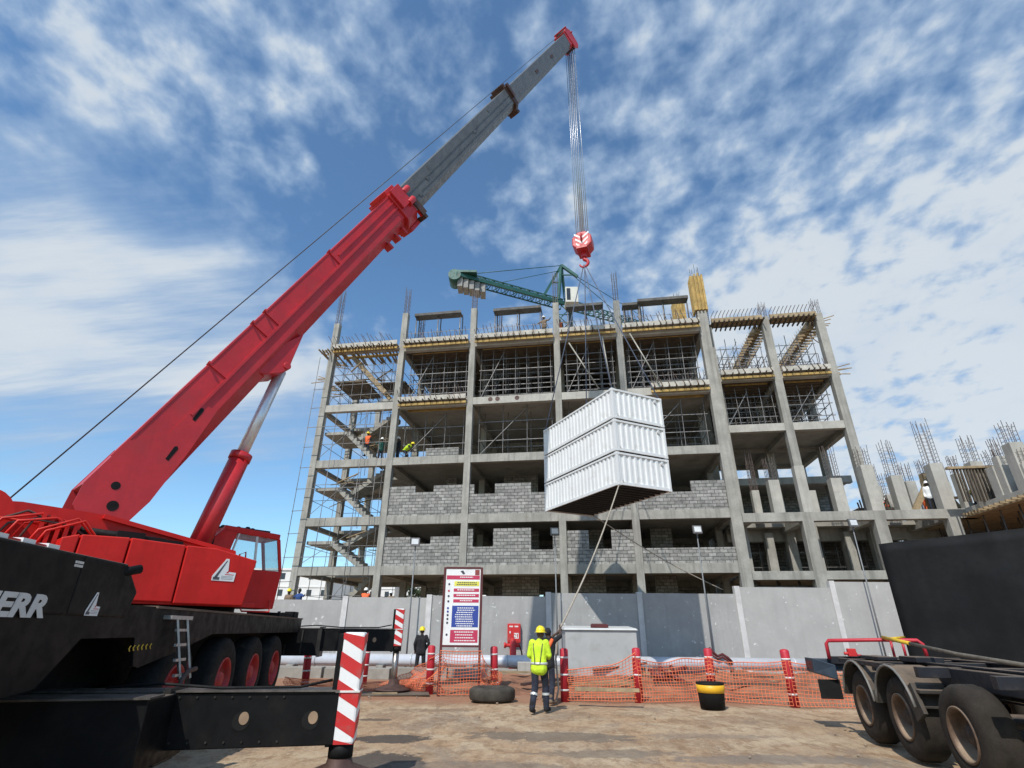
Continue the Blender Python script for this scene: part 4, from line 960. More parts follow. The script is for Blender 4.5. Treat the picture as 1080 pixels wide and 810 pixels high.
mb.box(-1.3, -.6, .62, 1.75, 3.87, 3.92); mb.build('roof_bundle', blackm, cab)
mb = MB(SF); mb.path([(-.6, .3, 3.2), (-.55, .1, 3.2), (-.55, .1, 3.62), (-.6, .28, 3.62)], .02, 6); mb.box(-.62, -.45, .3, .42, 3.4, 3.72); mb.build('work_lamp', blackm, cab)

# boom
B0 = SF @ Vector((0, -1.92, 3.97)); BT = SF @ Vector((0, 15.66, 39.58)); bd = (BT - B0).normalized(); BLN = (BT - B0).length
bx = (SF.to_3x3() @ Vector((1, 0, 0))).normalized(); bz = bx.cross(bd).normalized()
BMF = Matrix(((bx.x, bd.x, bz.x, B0.x), (bx.y, bd.y, bz.y, B0.y), (bx.z, bd.z, bz.z, B0.z), (0, 0, 0, 1)))
def bsec(y0, y1, w_, zt, zb, ch, name, mat, bev=.015):
    pr = [(-w_ / 2, zt), (w_ / 2, zt), (w_ / 2, zb + ch), (w_ / 2 - ch, zb), (-w_ / 2 + ch, zb), (-w_ / 2, zb + ch)]
    mb = MB(BMF); mb.prism(pr, y0, y1, lambda u, v_, d: (u, d, v_)); return mb.build(name, mat, crane, bev)
b1 = bsec(-.05, 13.0, .94, .55, -.55, .27, 'boom_base', red)
mb = MB(BMF); mb.prism([(-.75, -.1), (-.45, .42), (-.05, .56), (1.0, .56), (1.6, .12), (2.6, .12), (2.6, -.28), (1.5, -.44), (.3, -.55), (-.3, -.5)], .472, .49, lambda u, v_, d: (d, u, v_)); mb.prism([(-.75, -.1), (-.45, .42), (-.05, .56), (1.0, .56), (1.6, .12), (2.6, .12), (2.6, -.28), (1.5, -.44), (.3, -.55), (-.3, -.5)], -.49, -.472, lambda u, v_, d: (d, u, v_)); mb.build('foot_plate', red, b1)
mb = MB(BMF)
for y_, z_, r_ in ((.2, .12, .08), (-.12, -.1, .10)): mb.tube((.49, y_, z_), (.496, y_, z_), r_, n=16)
for y_, z_ in ((1.3, -.22), (2.3, -.05)): mb.prism([(y_ - .16, z_ - .04), (y_ + .15, z_ - .02), (y_ + .19, z_ + .03), (y_ + .15, z_ + .07), (y_ - .16, z_ + .03)], .49, .496, lambda u, v_, d: (d, u, v_))
mb.build('foot_opening', blackm, b1)
mb = MB(BMF); mb.bar((.49, 2.2, .06), (.49, 12.5, .10), .05, .06, up=(0, 0, 1)); mb.bar((.485, 8.8, .32), (.485, 12.5, .32), .04, .045); mb.bar((.465, 0.6, .56), (.465, 12.5, .56), .04, .04)
mb.build('side_rail', red, b1)
mb = MB(BMF)
for y_ in (3.4, 5.0, 5.5, 8.6): mb.bar((.485, y_, .1), (.485, y_, .56), .03, .04); mb.bar((.4, y_, .58), (.58, y_, .60), .05, .05)
for y_ in (11.0, 11.6, 12.1): mb.box(.05, .35, y_, y_ + .1, -.74, -.5)
mb.build('rope_bracket', red, b1)
mb = MB(BMF); mb.prism([(4.2, -.50), (4.1, -.30), (5.2, -.30), (5.9, -.52), (5.05, -.76), (4.8, -.84), (4.55, -.78)], -.40, .40, lambda u, v_, d: (d, u, v_)); mb.tube((-.44, 4.8, -.76), (.44, 4.8, -.76), .10, n=16); mb.build('cylinder_bracket', red, b1, .02)
b2 = bsec(12.9, 25.9, .86, .53, -.53, .26, 'boom_section', greysteel)
mb = MB(BMF)
for z_ in (.18, -.08): mb.bar((.432, 13.3, z_), (.432, 25.6, z_), .03, .05)
for y_, z_ in ((15.0, .05), (20.2, .04), (14.0, -.2), (22.5, .3)): mb.box(.43, .45, y_, y_ + .22, z_, z_ + .1)
mb.build('rub_strip', M('dark_boom_strip', (.13, .13, .12), .5, .4, var=.2), b2)
b3 = bsec(25.8, 39.0, .80, .50, -.52, .24, 'boom_section', greysteel)
mb = MB(BMF)
for y_ in (30.5, 34.0): mb.box(.40, .42, y_, y_ + .5, -.05, .12)
mb.build('rub_strip', brownsteel, b3)
def collar(y0, y1, w_, zt, zb, ch, mat, extra=True):
    c = bsec(y0, y1, w_, zt, zb, ch, 'boom_collar', mat, .03)
    mb = MB(BMF); 
    mb.box(w_ / 2, w_ / 2 + .10, y0 + .1, y1 - .05, -.05, zt + .06); mb.box(-w_ / 2 - .1, -w_ / 2, y0 + .1, y1 - .05, -.05, zt + .06)
    mb.box(-w_ / 2 + .1, w_ / 2 - .1, y0 + .05, y1 - .1, zt, zt + .16); mb.box(-.28, .28, y0 + .1, y1, zb - .14, zb)
    if extra:
        mb.tube((w_ / 2 + .02, y1 - .05, .35), (w_ / 2 + .02, y1 + .35, .35), .11, n=12); mb.tube((w_ / 2 + .02, y1 - .2, -.05), (w_ / 2 + .02, y1 + .18, -.05), .13, n=12); mb.box(w_ / 2 - .1, w_ / 2 + .06, y1, y1 + .28, -.7, -.45)
    mb.build('collar_fitting', mat, c, .01); return c
collar(12.45, 13.2, 1.10, .62, -.72, .30, red)
mb = MB(BMF); mb.box(-.45, .6, 13.25, 13.4, -.86, -.68); mb.box(.55, .62, 13.2, 13.5, -.7, -.1); mb.build('wear_pad', brownsteel, crane)
collar(25.6, 26.0, .98, .62, -.68, .26, brownsteel, False)
bsec(38.7, 39.3, .84, .60, -.52, .2, 'boom_collar', red)
mb = MB(BMF)
for sgn in (1, -1): mb.prism([(38.9, .62), (39.5, .72), (39.95, .45), (40.1, .1), (40.1, -.62), (39.7, -.82), (39.2, -.6)], .34 * sgn, .46 * sgn, lambda u, v_, d: (d, u, v_))
mb.box(-.34, .34, 39.0, 39.1, -.5, .6); mb.box(-.5, .5, 39.35, 39.5, .68, .8); mb.box(-.55, .55, 39.9, 40.02, .2, .3); head = mb.build('boom_head', red, crane, .02)
mb = MB(BMF)
for k in range(5): x = -.28 + .14 * k; mb.tube((x - .04, 39.72, -.38), (x + .04, 39.72, -.38), .36, n=22)
mb.tube((-.4, 39.45, .55), (.4, 39.45, .55), .2, n=16); mb.build('sheave', brownsteel, head)
# lift cylinder
c0 = SF @ Vector((0, -.10, 3.0)); c1 = BMF @ Vector((0, 4.8, -.80)); cm = c0 + (c1 - c0) * .50
mb = MB(); mb.tube(c0, cm, .225, n=24); mb.tube(cm - (cm - c0).normalized() * .12, cm + (cm - c0).normalized() * .05, .25, n=24); cyl = mb.build('lift_cylinder', red, crane)
mb = MB(); mb.tube(cm, c1, .135, n=20); mb.build('piston_rod', chrome, cyl)
mb = MB(); off = bx * -.28; mb.tube(cm + off, c1 + off * .8, .03, n=6); mb.build('hydraulic_line', blackm, cyl)
# hoist rope: winch to head, then the falls to the hook block
HK = Vector((4.0, 24.0, 0)); HZ = 21.75
mb = MB(); p_w = onplane(4, 531, SF @ Vector((.1, 0, 0)), SF.to_3x3() @ Vector((1, 0, 0))); p_h = BMF @ Vector((.1, 39.4, .60)); mb.tube(p_w, p_h, .016, n=6); mb.build('hoist_rope', rope_dark, crane)
tipc = BMF @ Vector((0, 39.72, -.38))
mb = MB()
for k in range(5):
    for sg in (-.33, .30):
        a_ = BMF @ Vector((-.28 + .14 * k, 39.72 + sg, -.38)); b__ = Vector((HK.x, HK.y, HZ)) + (SF.to_3x3() @ Vector((-.24 + .12 * k, sg * .8, .35))); mb.tube(a_, b__, .021, n=6)
mb.build('hoist_rope', M('hoist_wire', (.42, .42, .42), .35, .8, var=.1), crane)
# hook block
HR = radians(-20); HF = frame((HK.x, HK.y, HZ), HR)
hook = thing('hook_block', 'red hook block with white chevrons hanging below the boom tip', 'hook block', (HK.x, HK.y, HZ), HR)
def oct_(r, sx=1., sz=1.): return [(r * sx * cos(pi / 8 + k * pi / 4), r * sz * sin(pi / 8 + k * pi / 4)) for k in range(8)]
mb = MB(HF); mb.prism(oct_(.60, 1, 1.1), -.40, .40, lambda u, v_, d: (u, d, v_)); hb = mb.build('block_housing', red, hook, .05)
mb = MB(HF)
for k in range(3):
    z_ = .38 - k * .34; mb.prism([(-.42, z_ + .16), (0, z_ - .16), (.42, z_ + .16), (.42, z_ + .03), (0, z_ - .29), (-.42, z_ + .03)], -.405, -.40, lambda u, v_, d: (u * (1 - .12 * k), d, v_))
mb.build('chevron', white, hb)
mb = MB(HF)
for k in range(4): mb.tube((-.05, -.3 + k * .2 - .05, .15), (.05, -.3 + k * .2 - .05, .15), .3, n=6)
mb.box(-.32, .32, -.5, .5, -.62, -.42); mb.tube((0, 0, -.95), (0, 0, -.55), .16, n=14); mb.build('crosshead', red, hook, .02)
mb = MB(HF); pts = [(0, 0, -.9), (0.02, 0, -1.08)] + [(-.02 + .24 * sin(t), 0, -1.34 + .24 * cos(t)) for t in [.35 + .38 * k for k in range(12)]]
mb.path(pts, [.12, .11] + [.11 - .006 * k for k in range(12)], 10); mb.build('hook', red, hook)

# ------------------------------------------------------------------ three half-height containers in one hanging stack
CR = radians(25.5); C0 = atY(652.7, 511, 20.7); CHH = 1.385; GAP = .045
CL, CWD = 6.06, 2.72
def corrug(mb, p0, p1, z0, z1, inward, pitch=.28, depth=.045):
    """trapezoid sheet from p0 to p1 (2D), ribs standing inward"""
    p0 = Vector(p0); p1 = Vector(p1); d = (p1 - p0); L_ = d.length; d.normalize(); n_ = Vector(inward)
    n = max(3, round(L_ / pitch)); pt = L_ / n; prof = []
    for i in range(n): prof += [(i * pt, 0), (i * pt + pt * .32, 0), (i * pt + pt * .5, depth), (i * pt + pt * .82, depth)]
    prof.append((L_, 0))
    lo = [mb.v((*(p0 + d * a + n_ * b), z0)) for a, b in prof]; hi = [mb.v((*(p0 + d * a + n_ * b), z1)) for a, b in prof]
    lo2 = [mb.v((*(p0 + d * a + n_ * (b + .012)), z0)) for a, b in prof]; hi2 = [mb.v((*(p0 + d * a + n_ * (b + .012)), z1)) for a, b in prof]
    for i in range(len(prof) - 1): mb.face([lo[i], lo[i + 1], hi[i + 1], hi[i]]); mb.face([lo2[i + 1], lo2[i], hi2[i], hi2[i + 1]])
def container(label):
    F = frame((0, 0, 0)); t = thing('container', label, 'container', (0, 0, 0), 0, 'white containers in the hanging stack'); H_ = CHH
    mb = MB(F)
    for x in (0, CWD - .1):
        for y in (0, CL - .1): mb.box(x, x + .1, y, y + .1, .12, H_ - .12)
    mb.build('corner_post', cont_white, t, .008)
    mb = MB(F)
    for x in (-.006, CWD - .16):
        for y in (-.006, CL - .16):
            for z in (0, H_ - .118): mb.box(x, x + .166, y, y + .166, z, z + .118)
    mb.build('corner_casting', cont_white, t, .01)
    mb = MB(F)
    for x in (.01, CWD - .07): mb.box(x, x + .06, .16, CL - .16, H_ - .09, H_ - .01); mb.box(x, x + .06, .16, CL - .16, .02, .15)
    for y in (.01, CL - .07): mb.box(.16, CWD - .16, y, y + .06, H_ - .10, H_ - .01); mb.box(.16, CWD - .16, y, y + .06, .02, .15)
    mb.build('frame_rail', cont_white, t, .006)
    for nm, p0, p1, inn in (('side_wall', (.03, .1), (.03, CL - .1), (1, 0)), ('side_wall', (CWD - .03, .1), (CWD - .03, CL - .1), (-1, 0)), ('end_wall', (.1, .03), (CWD - .1, .03), (0, 1)), ('end_wall', (.1, CL - .03), (CWD - .1, CL - .03), (0, -1))):
        mb = MB(F); corrug(mb, p0, p1, .13, H_ - .08, inn); mb.build(nm, cont_white, t)
    mb = MB(F); mb.box(.05, CWD - .05, .05, CL - .05, H_ - .06, H_ - .03); mb.build('roof', cont_white, t)
    mb = MB(F); mb.box(.07, CWD - .07, .07, CL - .07, .12, .15)
    for k in range(16): mb.box(.08, CWD - .08, .3 + k * .36, .36 + k * .36, .02, .12)
    mb.build('floor', M('container_floor', (.03, .032, .034), .7, var=.2, scale=2), t)
    mb = MB(F); mb.lathe([(0, .07), (.05, .06)], lambda ax, y, z: (CWD - .38 + y, .03 - ax, H_ - .26 + z), 14); mb.box(.22, .26, -.01, .03, .14, .22); mb.build('vent', M('vent_grey', (.5, .5, .49), .6, var=.1), t)
    return t
labs = ['bottom white half-height container of the hanging stack', 'middle white half-height container of the hanging stack', 'top white half-height container of the hanging stack with slings on its corners']
k0 = container(labs[0]); k0.location = C0; k0.rotation_euler = (0, 0, CR)
for k in (1, 2): dup(k0, C0 + Vector((0, 0, k * (CHH + GAP))), CR, labs[k])
KF = frame(C0, CR); KT = 3 * CHH + 2 * GAP
hp = HF @ Vector((0, 0, -1.5))
for k, (x, y, d_) in enumerate(((.08, .08, 'near left'), (CWD - .08, .08, 'near right'), (.08, CL - .08, 'far left'), (CWD - .08, CL - .08, 'far right'))):
    mb = MB(); q = KF @ Vector((x, y, KT + .02)); mb.tube(hp + Vector((.06 * (k % 2) - .03, .05 * (k // 2), .06)), q, .028, n=6)
    mb.tube(q, q + Vector((0, 0, -.1)), .05, n=6)
    tag(mb.build('sling', rope_blue), 'thin lifting sling from the hook to the %s corner of the container stack' % d_, 'sling', 'slings on the hook')
# ------------------------------------------------------------------ scaffolds standing in the storeys
def scaffold(label, s0, s1, z0, z1, backs, step=1.25, lift=1.1, root_bk=1.0, diag=True, F=BF, r=.028):
    t = thing('scaffolding', label, 'scaffolding', F @ Vector(((s0 + s1) / 2, root_bk, z0)), -FA, 'scaffolds in the concrete frame')
    n = max(2, round((s1 - s0) / step)); ms = MB(F); ml = MB(F); md = MB(F); nl = max(2, round((z1 - z0) / lift))
    for bi, bk in enumerate(backs):
        for i in range(n + 1):
            x = s0 + (s1 - s0) * i / n + random.uniform(-.05, .05); ms.tube((x, bk, z0), (x + random.uniform(-.03, .03), bk, z1), r, n=5, caps=False)
        for k in range(1, nl):
            z = z0 + (z1 - z0) * k / nl + random.uniform(-.06, .06); ml.bar((s0 - .15, bk + .03, z), (s1 + .15, bk + .03, z + random.uniform(-.03, .03)), r * 1.5)
        if diag and bi % 2 == 0: md.bar((s0, bk - .05, z0 + .2), (s0 + (s1 - s0) / n * 2, bk - .05, z1 - .3), r * 1.4)
    for i in range(n + 1):
        x = s0 + (s1 - s0) * i / n
        for k in range(1, nl): 
            z = z0 + (z1 - z0) * k / nl; ml.bar((x, backs[0], z + .05), (x, backs[-1], z + .05), r * 1.4)
    ms.build('standard', steel_dull, t); ml.build('ledger', steel_dull, t)
    if diag: md.build('brace', steel_dull, t)
    return t
bayn = ['stair bay', 'second bay from the left', 'third bay from the left', 'fourth bay from the left', 'fifth bay from the left']
for i in (1, 2, 3, 4):
    a, b = bays[i]
    scaffold('dense grey scaffold under the roof deck in the %s' % bayn[i], a + .35, b - .35, LV[4] + .02, LV[5] - .45, (.8, 1.7, 2.6, 3.5, 5.2, 6.0, 6.8, 7.6, 8.4), .82, .80)
    scaffold('open grey scaffold one storey below the top in the %s' % bayn[i], a + .35, b - .35, LV[3] + .02, LV[4] - SLT - (.36 if i in (1, 4) else .02), (1.0, 2.6) if i < 4 else (.8, 2.0, 3.2), 1.6, 1.2)
a, b = bays[0]
for k, (z0, z1, w_) in enumerate(((LV[0] + .3, LV[1] - .6, 'ground'), (LV[1] + .02, LV[2] - .6, 'first'), (LV[2] + .02, LV[3] - .6, 'second'), (LV[3] + .02, LV[4] - .6, 'third'), (LV[4] + .02, LV[5] - .45, 'top'))):
    scaffold('thin grey scaffold beside the stairs on the %s storey' % w_, a + .1, b - .25, z0, z1, (.15, 4.2) if k < 4 else (.3, 1.6, 4.0), 1.4 if k < 4 else .85, 1.1 if k < 4 else .8, r=.019)
mbp = MB(BF)
t = thing('scaffolding', 'tall outer scaffold poles climbing the left corner of the concrete frame', 'scaffolding', BF @ Vector((-14.3, -.4, 0)), -FA, 'scaffolds in the concrete frame')
for x in (-14.35, -12.4, -10.2, -9.0): mbp.tube((x, -.45, 0), (x + random.uniform(-.1, .1), -.45, 15.5 if x > -14 else 20), .022, n=5)
for k in range(12): mbp.bar((-14.45, -.42, 1.4 + k * 1.45), (-13.6 + (4.6 if k % 3 == 0 else 0), -.42, 1.42 + k * 1.45), .035)
mbp.build('standard', steel_dull, t)
for i in range(2):
    side = ('left', 'right')[i]
    scaffold('dense scaffold in the upper enclosed storey, %s half of the right hand block' % side, TS[i] + .7, TS[i + 1] - .2, RL[0] + .02, RL[1] - .8, tuple(TB + .7 + 1.0 * k for k in range(8)), .85, .75)
    scaffold('open scaffold under the roof beams, %s half of the right hand block' % side, TS[i] + .7, TS[i + 1] - .2, RL[1] + .02, RL[2] - 1.0, tuple(TB + .9 + 1.2 * k for k in range(7)), .8, .72, r=.026)
scaffold('small working scaffold in the open storey of the right hand block', TS[0] + .8, TS[1] + 1.2, h2 + .1, h2 + 1.5, (4.8, 6.0, 7.4), 1.2, .75)
lev_ = ('ground', 'first', 'second', 'third', 'top')
for k in range(5):
    t = thing('timber_pile', 'loose formwork timbers wedged across the stair bay on the %s storey' % lev_[k], 'timber', BF @ Vector((-11, 1, LV[k])), -FA, 'formwork timbers in the stair bay'); mb = MB(BF)
    for q in range(9 if k > 2 else 5):
        x = random.uniform(-13, -10); y = random.uniform(.2, 4); z = LV[k] + random.uniform(.6, 3.0); mb.bar((x, y, z), (x + random.uniform(.8, 2.2), y + random.uniform(-.8, .8), z + random.uniform(-.7, .7)), .1, .05)
    mb.build('timber', timber, t)
# raking props leaning on the top storey
for k, (x0, y0, x1, y1) in enumerate(((600, 362, 631, 409), (635, 355, 644, 405), (664, 352, 695, 403))):
    s0_, h0_ = fac(x0, y0, -.5); s1_, h1_ = fac(x1, y1, -.5); mb = MB(BF); mb.tube((s0_, -.55, h0_), (s1_, -.5, h1_), .05, n=8); mb.tube((s1_, -.5, h1_), (s1_ + (s1_ - s0_) * .02, -.49, h1_ + (h1_ - h0_) * .02), .07, n=8)
    tag(mb.build('raking_prop', M('pale_steel_prop', (.36, .34, .29), .6, .4, var=.2, scale=3)), 'pale raking prop leaning across the top storey, %s of three' % ('leftmost', 'middle one', 'rightmost')[k], 'prop', 'raking props')

# ------------------------------------------------------------------ tower crane behind the frame
TY = 58.0
def tw(x, y, d=0.0): return atY(x, y, TY + d)
tc_ = thing('tower_crane', 'green lattice tower crane rising behind the concrete frame', 'tower crane', (tw(596, 340).x, TY, 0))
def lattice(mb, p, q, w_, h_, n, r=.07, tri=True):
    p = Vector(p); q = Vector(q); d = (q - p).normalized(); up = Vector((0, 0, 1)) if abs(d.z) < .9 else Vector((0, 1, 0))
    a = d.cross(up).normalized() * w_ / 2; b = a.cross(d).normalized() * h_
    ch = [a, -a, b] if tri else [a + b / 2, -a + b / 2, -a - b / 2, a - b / 2]
    for c in ch: mb.bar(p + c, q + c, r * 1.7)
    for i in range(n):
        u = p + (q - p) * (i / n); v_ = p + (q - p) * ((i + 1) / n); m_ = (u + v_) / 2
        k = len(ch)
        for j in range(k): mb.bar(u + ch[j], (m_ if tri else v_) + ch[(j + 1) % k], r); mb.bar((m_ if tri else u) + ch[(j + 1) % k], (v_ if tri else u) + ch[j], r)
top = tw(594, 322); basep = Vector((top.x, TY, 0))
mb = MB(); lattice(mb, basep, Vector((top.x, TY, top.z)), 1.8, 1.8, 20, .1, False); mb.build('mast', green, tc_)
cj = tw(482, 293, -6); mb = MB(); lattice(mb, Vector((top.x, TY, top.z - .2)), Vector((cj.x, TY - 6, cj.z)), 1.5, 1.1, 12, .08); mb.bar(Vector((top.x, TY - .9, top.z - .3)), Vector((cj.x, TY - 6.9, cj.z - .1)), .3, .5); mb.build('counter_jib', green, tc_)
mb = MB()
d_ = (Vector((top.x, TY, top.z)) - Vector((cj.x, TY - 6, cj.z))).normalized()
for k in range(5):
    p = Vector((cj.x, TY - 6, cj.z)) + d_ * (.5 + k * .72); mb.box(p.x - .3, p.x + .3, p.y - .8, p.y + .8, p.z - 1.6, p.z + .1)
mb.build('ballast_block', M('ballast_concrete', (.30, .29, .27), .9, var=.2), tc_, .03)
mb = MB(); p = Vector((cj.x, TY - 6, cj.z)); mb.box(p.x - .6, p.x + 2.4, p.y - .9, p.y + .9, p.z + .2, p.z + .5); mb.tube((p.x - .2, p.y - 1.0, p.z - .2), (p.x - .2, p.y + 1, p.z - .2), .75, n=16); mb.build('hoist_winch', green, tc_)
ap = tw(592, 280); mb = MB()
for (x, y, dd) in ((574, 311, -.5), (589, 316, -1), (596, 316, 1)): q = tw(x, y, dd); mb.bar(ap, q, .32)
q2 = tw(609, 292); mb.bar(ap, q2, .36); mb.bar(tw(590, 298), tw(583, 298), .15); mb.bar(tw(592, 290), tw(605, 290), .14); mb.build('apex_frame', green, tc_)
mb = MB(); a1 = tw(595, 309, -1.6); a2 = tw(609, 325, -1.6); mb.box(a1.x, a2.x, TY - 3.0, TY - 1.2, a2.z, a1.z); cabt = mb.build('operator_cab', M('cream_cab', (.62, .6, .52), .6, var=.08), tc_, .06)
mb = MB(); mb.box(a1.x + .15, a1.x + .62, TY - 3.02, TY - 3.0, a2.z + .3, a1.z - .25); mb.box(a1.x - .02, a1.x, TY - 2.8, TY - 1.4, a2.z + .5, a1.z - .2); mb.build('window', windowdark, cabt)
mb = MB(); je = tw(700, 352, 26); lattice(mb, Vector((top.x + 1, TY + .5, top.z)), je, 1.3, 1.1, 22, .08); mb.build('jib', green, tc_)
mb = MB(); mb.tube(ap, Vector((cj.x + 1.5, TY - 5.7, cj.z + .8)), .05, n=5); mb.tube(ap + Vector((0, 0, -.8)), Vector((cj.x + 5, TY - 4.5, cj.z + .4)), .04, n=5); mb.tube(q2, je + Vector((0, 0, 1)), .05, n=5); mb.tube(ap, top + (je - top) * .5 + Vector((0, 0, 1)), .05, n=5); mb.build('tie_rope', green, tc_)

# ------------------------------------------------------------------ far white blocks and trees behind the site
def far_block(label, xa, xb, yt, Y, rows, depth=14):
    a = atY(xa, yt, Y); b = atY(xb, yt, Y); h = a.z; w_ = b.x - a.x
    t = thing('apartment_block', label, 'building', ((a.x + b.x) / 2, Y, 0), 0, 'white blocks behind the site')
    mb = MB(); mb.box(a.x, b.x, Y, Y + depth, 0, h); mb.build('wall', bwhite, t)
    mb = MB(); mb.box(a.x - .2, b.x + .2, Y - .25, Y + depth, h, h + .35); mb.build('roof', bwhite, t)
    fh_ = h / rows; n = max(2, int(w_ / 2.6)); c_ = 0
    for r_ in range(rows):
        for k in range(n):
            if c_ > 95: break
            x = a.x + w_ * (k + .5) / n; z = r_ * fh_ + fh_ * .45
            mb = MB(); mb.box(x - .45, x + .45, Y - .03, Y + .1, z, z + fh_ * .38); mb.build('window', windowdark, t); c_ += 1
    mb = MB()
    for r_ in range(1, rows): mb.box(a.x, b.x, Y - .12, Y, r_ * fh_ - .1, r_ * fh_ + .1)
    mb.build('ledge', bwhite, t); return t
far_block('long white apartment block behind the left foot of the concrete frame', 262, 352, 601, 105, 4)
far_block('white apartment block seen through the open stair bay', 356, 418, 604, 118, 4)
far_block('white apartment block seen through the ground storey behind the sign', 424, 545, 606, 112, 3)
def tree(label, X, Y, H_, R_, seed, mat):
    rnd = random.Random(seed); t = thing('tree', label, 'tree', (X, Y, 0), 0, 'trees behind the concrete frame')
    mb = MB(); mb.path([(X, Y, 0), (X + .1, Y, H_ * .3), (X - .05, Y + .1, H_ * .55)], [.22, .17, .12], 8)
    tips = []
    for k in range(7):
        an = k * .9 + rnd.uniform(-.3, .3); e = Vector((X + cos(an) * R_ * .6, Y + sin(an) * R_ * .6, H_ * rnd.uniform(.6, .9))); mb.path([(X, Y, H_ * rnd.uniform(.3, .5)), (X + cos(an) * R_ * .3, Y + sin(an) * R_ * .3, H_ * .6), e], [.09, .06, .03], 6); tips.append(e)
    mb.build('trunk', bark, t)
    mb = MB(); cl = []
    for k in range(26):
        e = rnd.choice(tips) + Vector((rnd.gauss(0, R_ * .35), rnd.gauss(0, R_ * .35), rnd.gauss(0, H_ * .1))); cl.append((e, rnd.uniform(.35, .8) * R_ * .5))
    for c, r_ in cl:
        for k in range(110):
            d = Vector((rnd.gauss(0, 1), rnd.gauss(0, 1), rnd.gauss(0, 1))).normalized() * r_ * rnd.uniform(.3, 1); p = c + d
            u = Vector((rnd.gauss(0, 1), rnd.gauss(0, 1), rnd.gauss(0, 1))).normalized(); v_ = u.cross(Vector((rnd.gauss(0, 1), rnd.gauss(0, 1), rnd.gauss(0, 1)))).normalized(); s_ = rnd.uniform(.09, .17)
            mb.face([mb.v(p - u * s_), mb.v(p + v_ * s_ * .5), mb.v(p + u * s_), mb.v(p - v_ * s_ * .5)])
    mb.build('crown', mat, t); return t
tree('green tree showing through the ground storey right of the white containers', atY(622, 620, 52).x, 52, 7.5, 2.8, 3, leafm)
tree('dark green tree showing through the ground storey, next to the brighter one', atY(645, 620, 56).x, 56, 7.0, 2.6, 4, leafm2)
tree('small green tree showing through the ground storey of the fifth bay', atY(738, 620, 50).x, 50, 6.8, 2.4, 5, leafm)
tree('dark tree showing through the ground storey behind the sign', atY(452, 620, 60).x, 60, 7, 2.2, 6, leafm2)
tree('dark green tree behind the fifth bay, left of the small one', atY(716, 620, 57).x, 57, 6.6, 2.4, 8, leafm2)

# ------------------------------------------------------------------ yard furniture
# pipe on low supports
pz = atY(540, 697, 26.4).z; pr = .25
pp = thing('pipeline', 'long pale grey pipe running along the foot of the grey wall', 'pipe', (0, 26.4, 0))
xa = atY(285, 697, 26.4).x; xb = atY(985, 699, 26.4).x
mb = MB(); mb.tube((xa, 26.4, pz), (xb, 26.4, pz - .06), pr, n=24); pt = mb.build('pipe', pipe_grey, pp)
mb = MB()
for k in range(7):
    x = xa + 2 + (xb - xa - 4) * k / 6; mb.tube((x - .03, 26.4, pz - .01 * k), (x + .03, 26.4, pz - .01 * k), pr + .02, n=24)
mb.build('joint_ring', pipe_grey, pt)
for k in range(8):
    x = xa + 1 + (xb - xa - 2) * k / 7; mb = MB(); mb.box(x - .15, x + .15, 26.05, 26.75, -.05, pz - pr + .05); mb.build('support', concrete, pp, .01)
# low concrete kerb blocks in front of the pipe
kx = [(-9.4, -7.2), (-7.1, -4.6), (-4.5, -2.4), (-2.3, .3), (.4, 2.6)]
for k, (x0, x1) in enumerate(kx):
    lab = ('weathered concrete kerb block behind the crane wheels, left end of the row', 'weathered concrete kerb block behind the far striped jack', 'concrete kerb block behind the man in black', 'concrete kerb block behind the sign and tyre', 'concrete kerb block behind the worker in yellow')[k]
    t = thing('kerb_block', lab, 'kerb', ((x0 + x1) / 2, 23.2, 0), 0, 'kerb blocks in front of the pipe')
    mb = MB(); mb.box(x0, x1, 23, 23.5, -.05, .36 - .03 * (k % 2)); mb.build('block', slabmat, t, .02)
b_ = gnd(553, 717); t = thing('concrete_block', 'small square concrete block under the pipe left of the workers', 'block', (b_.x, 22.6, 0))
mb = MB(); mb.box(b_.x - .26, b_.x + .22, 22.35, 22.8, 0, .62); mb.build('block', concrete_new, t, .02)
# bollards
bolls = [((321, 728), (325.5, 686.5), 'red bollard with a white band behind the last crane wheel'), ((383, 721), (388, 681), 'leaning red bollard between the two striped jacks'),
         ((452.5, 731), (455.5, 680.5), 'red bollard beside the left post of the sign'), ((521.5, 730), (521, 681.5), 'red bollard standing behind the loose tyre'),
         ((596, 739), (594.5, 683.5), 'red bollard right of the two workers'), ((674, 740), (670.5, 683), 'red bollard in front of the right end of the grey cabinet'),
         ((752.5, 738), (746, 683.5), 'red bollard behind the black and yellow tub'), ((838.7, 744.5), (826.5, 684.5), 'leaning red bollard left of the trailer wheels'),
         ((916, 742), (906, 690), 'red bollard half hidden behind the trailer rail')]
bp_ = []
for (bx0, by0), (tx, ty), lab in bolls:
    g = gnd(bx0, by0); tp = atY(tx, ty, g.y); bp_.append(g)
    t = thing('bollard', lab, 'bollard', g, 0, 'red bollards along the trench')
    ax = (tp - g); L_ = ax.length; ax.normalize(); rr = .115
    mb = MB(); mb.path([g - ax * .05, g + ax * (L_ - .05), g + ax * (L_ - .015), g + ax * L_], [rr, rr, rr * .8, rr * .3], 20); body_ = mb.build('post', bollard_red, t)
    for f in (.80, .47, .18)[: 3 if lab.find('grey cab') < 0 else 2]:
        mb = MB(); mb.path([g + ax * (L_ * f), g + ax * (L_ * f + .045)], rr + .004, 20); mb.build('band', offwhite, body_)
